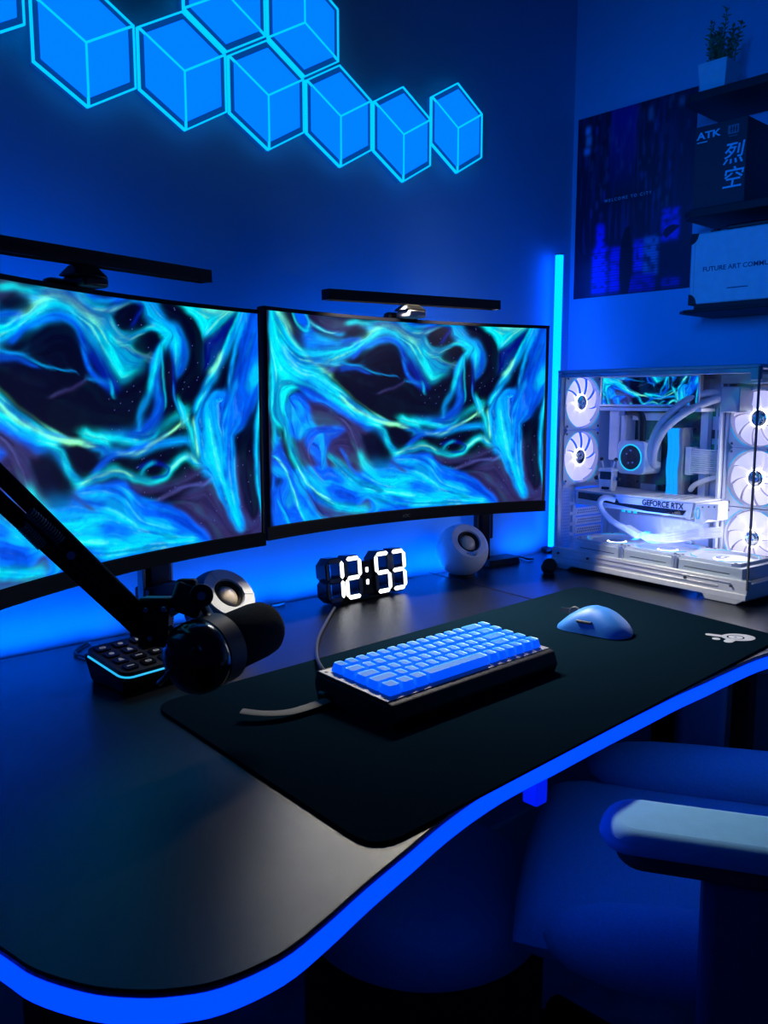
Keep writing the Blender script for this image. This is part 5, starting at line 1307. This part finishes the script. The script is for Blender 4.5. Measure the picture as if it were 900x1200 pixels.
MB(CI).tube([(0,-0.30,SZ-0.12),(0,-0.56,SZ-0.11),(0,-0.62,SZ+0.02),(0,-0.62,SZ+0.28)], 0.022, n=12).build('back_support', M['black'], t)
MB(CI).box(-0.10,0.10,-0.40,-0.14,SZ-0.135,SZ-0.100).build('tilt_mechanism', M['black'], t, bevel=0.006)
MB(CI @ T(0,-0.27,0)).lathe([(0.030,0.10),(0.030,0.25),(0.020,0.255),(0.020,SZ-0.13)], 24).build('gas_lift', M['black'], t)
MB(CI @ T(0,-0.27,0)).lathe([(0.05,0.075),(0.05,0.115),(0.035,0.12)], 24).build('base_hub', M['black'], t)
for k in range(5):
    a_ = 2*PI*k/5+0.942
    D_ = CI @ T(0,-0.27,0) @ RZ(a_)
    lg = MB(D_).tube([(0.03,0,0.098),(0.16,0,0.090),(0.31,0,0.072)], 0.02, n=10, flat=(0.020,0.012)).build('base_arm', M['matte'], t)
    MB(D_ @ T(0.31,0,0.029) @ RX(PI/2)).lathe([(0.022,-0.024),(0.0285,-0.020),(0.0285,-0.005),(0.020,-0.004),(0.020,0.004),(0.0285,0.005),(0.0285,0.020),(0.022,0.024)], 24).build('caster', M['black'], lg)

# ------------------------------------------------------------------ round upholstered stool under the desk
oc = onz(520, 1030, -0.30)
t = empty('upholstered_stool', (0.92, 0.91, 0), 0, 'dark round fabric stool tucked under the desk left of the chair', 'stool')
r_ = 0.20; zt = DZ-0.385
MB().lathe([(r_*0.93,0.02),(r_*0.98,0.03),(r_*0.98,zt-0.085),(r_*0.96,zt-0.08)], 56).build('side', M['matte'], t)
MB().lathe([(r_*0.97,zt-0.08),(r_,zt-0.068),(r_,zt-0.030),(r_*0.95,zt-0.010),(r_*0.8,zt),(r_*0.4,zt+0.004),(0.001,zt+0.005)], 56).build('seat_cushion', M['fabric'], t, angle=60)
for k in range(4):
    a_ = PI/4+k*PI/2; MB(T(r_*0.7*math.cos(a_), r_*0.7*math.sin(a_),0)).lathe([(0.02,0),(0.02,0.02)], 16).build('leg', M['black'], t)

# ------------------------------------------------------------------ lights
def area(name, loc, direction, sx_, sy_, energy, col, spread=180):
    l = bpy.data.lights.new(name, 'AREA'); l.shape = 'RECTANGLE'; l.size = sx_; l.size_y = sy_; l.energy = energy; l.color = col; l.spread = math.radians(spread)
    o = bpy.data.objects.new(name, l); COL.objects.link(o); o.location = loc
    o.rotation_euler = Vector(direction).to_track_quat('-Z', 'Y').to_euler(); return o
BL = (0.0, 0.125, 1.0)
# back lights fixed on the monitors, and the strip on the rear edge of the desk
for mo in (ML, MR):
    c = mo.o + mo.y*(SAG+0.052) + Vector((0,0,0.20))
    area('monitor_back_light', c, mo.y+Vector((0,0,0.15)), 0.50, 0.02, 2.3, BL, 178)
area('desk_rear_light', Vector((0.95, YW-0.04, DZ+0.004)), (0,0.45,1), 1.5, 0.012, 2.4, BL, 165)
area('desk_side_fill', Vector((XW-0.022, 0.90, DZ+0.004)), (0.35,0,1), 0.012, 0.6, 3.0, BL, 170)  # added blue fill to brighten the right wall, not a known strip
area('left_room_lamp', (-0.75, 0.10, 1.55), Vector((1.77,0.85,1.36))-Vector((-0.75,0.10,1.55)), 0.10, 0.5, 1.5, (0.0,0.15,1.0), 38)
for (ux, uy, uw) in ((0.62,0.545,0.30),(0.95,0.560,0.34),(1.28,0.545,0.30)): area('under_desk_fill', Vector((ux, uy, DZ-0.034)), (0,-0.25,-1), uw, 0.01, 0.11, (0.0,0.12,1.0), 175)  # added blue fill brightening the chair, no known strip under the desk
# light bar on the right monitor, shining down on the desk: two halves beside the clamp
_, c, x, y, z, L = bar
for s in (-1, 1):
    hl = L/2-0.045
    o = area('light_bar_lamp', c-z*0.0025+x*(s*(0.032+hl/2)+0.004), -z-y*0.35, hl, 0.014, 5.0, (1.0,0.92,0.79), 110)
    o.rotation_euler = axes(Vector((0,0,0)), x, (z+y*0.3).cross(x).normalized(), (z+y*0.3).normalized()).to_euler()
# fans light the inside of the case
inv_ = Matrix.Translation(pc_.location) @ RZ(prz)
area('case_fan_lamp', inv_ @ Vector((PL-0.09,0.12,0.22)), inv_.to_3x3() @ Vector((-0.5,-0.8,-0.1)), 0.10, 0.3, 0.45, (0.92,0.86,1.0))
area('case_deck_lamp', inv_ @ Vector((0.22,0.07,0.080)), (0,0,1), 0.3, 0.1, 0.15, (0.90,0.85,1.0))
# dim even blue ambient, added in place of the room's unseen lights
w = bpy.data.worlds.new('room'); scene.world = w; w.use_nodes = True
bg = w.node_tree.nodes['Background']; bg.inputs['Color'].default_value = (0.0,0.10,0.9,1); bg.inputs['Strength'].default_value = 0.025

scene.view_settings.view_transform = 'Standard'; scene.view_settings.look = 'None'
scene.view_settings.exposure = 0; scene.view_settings.gamma = 1; scene.view_settings.use_curve_mapping = False
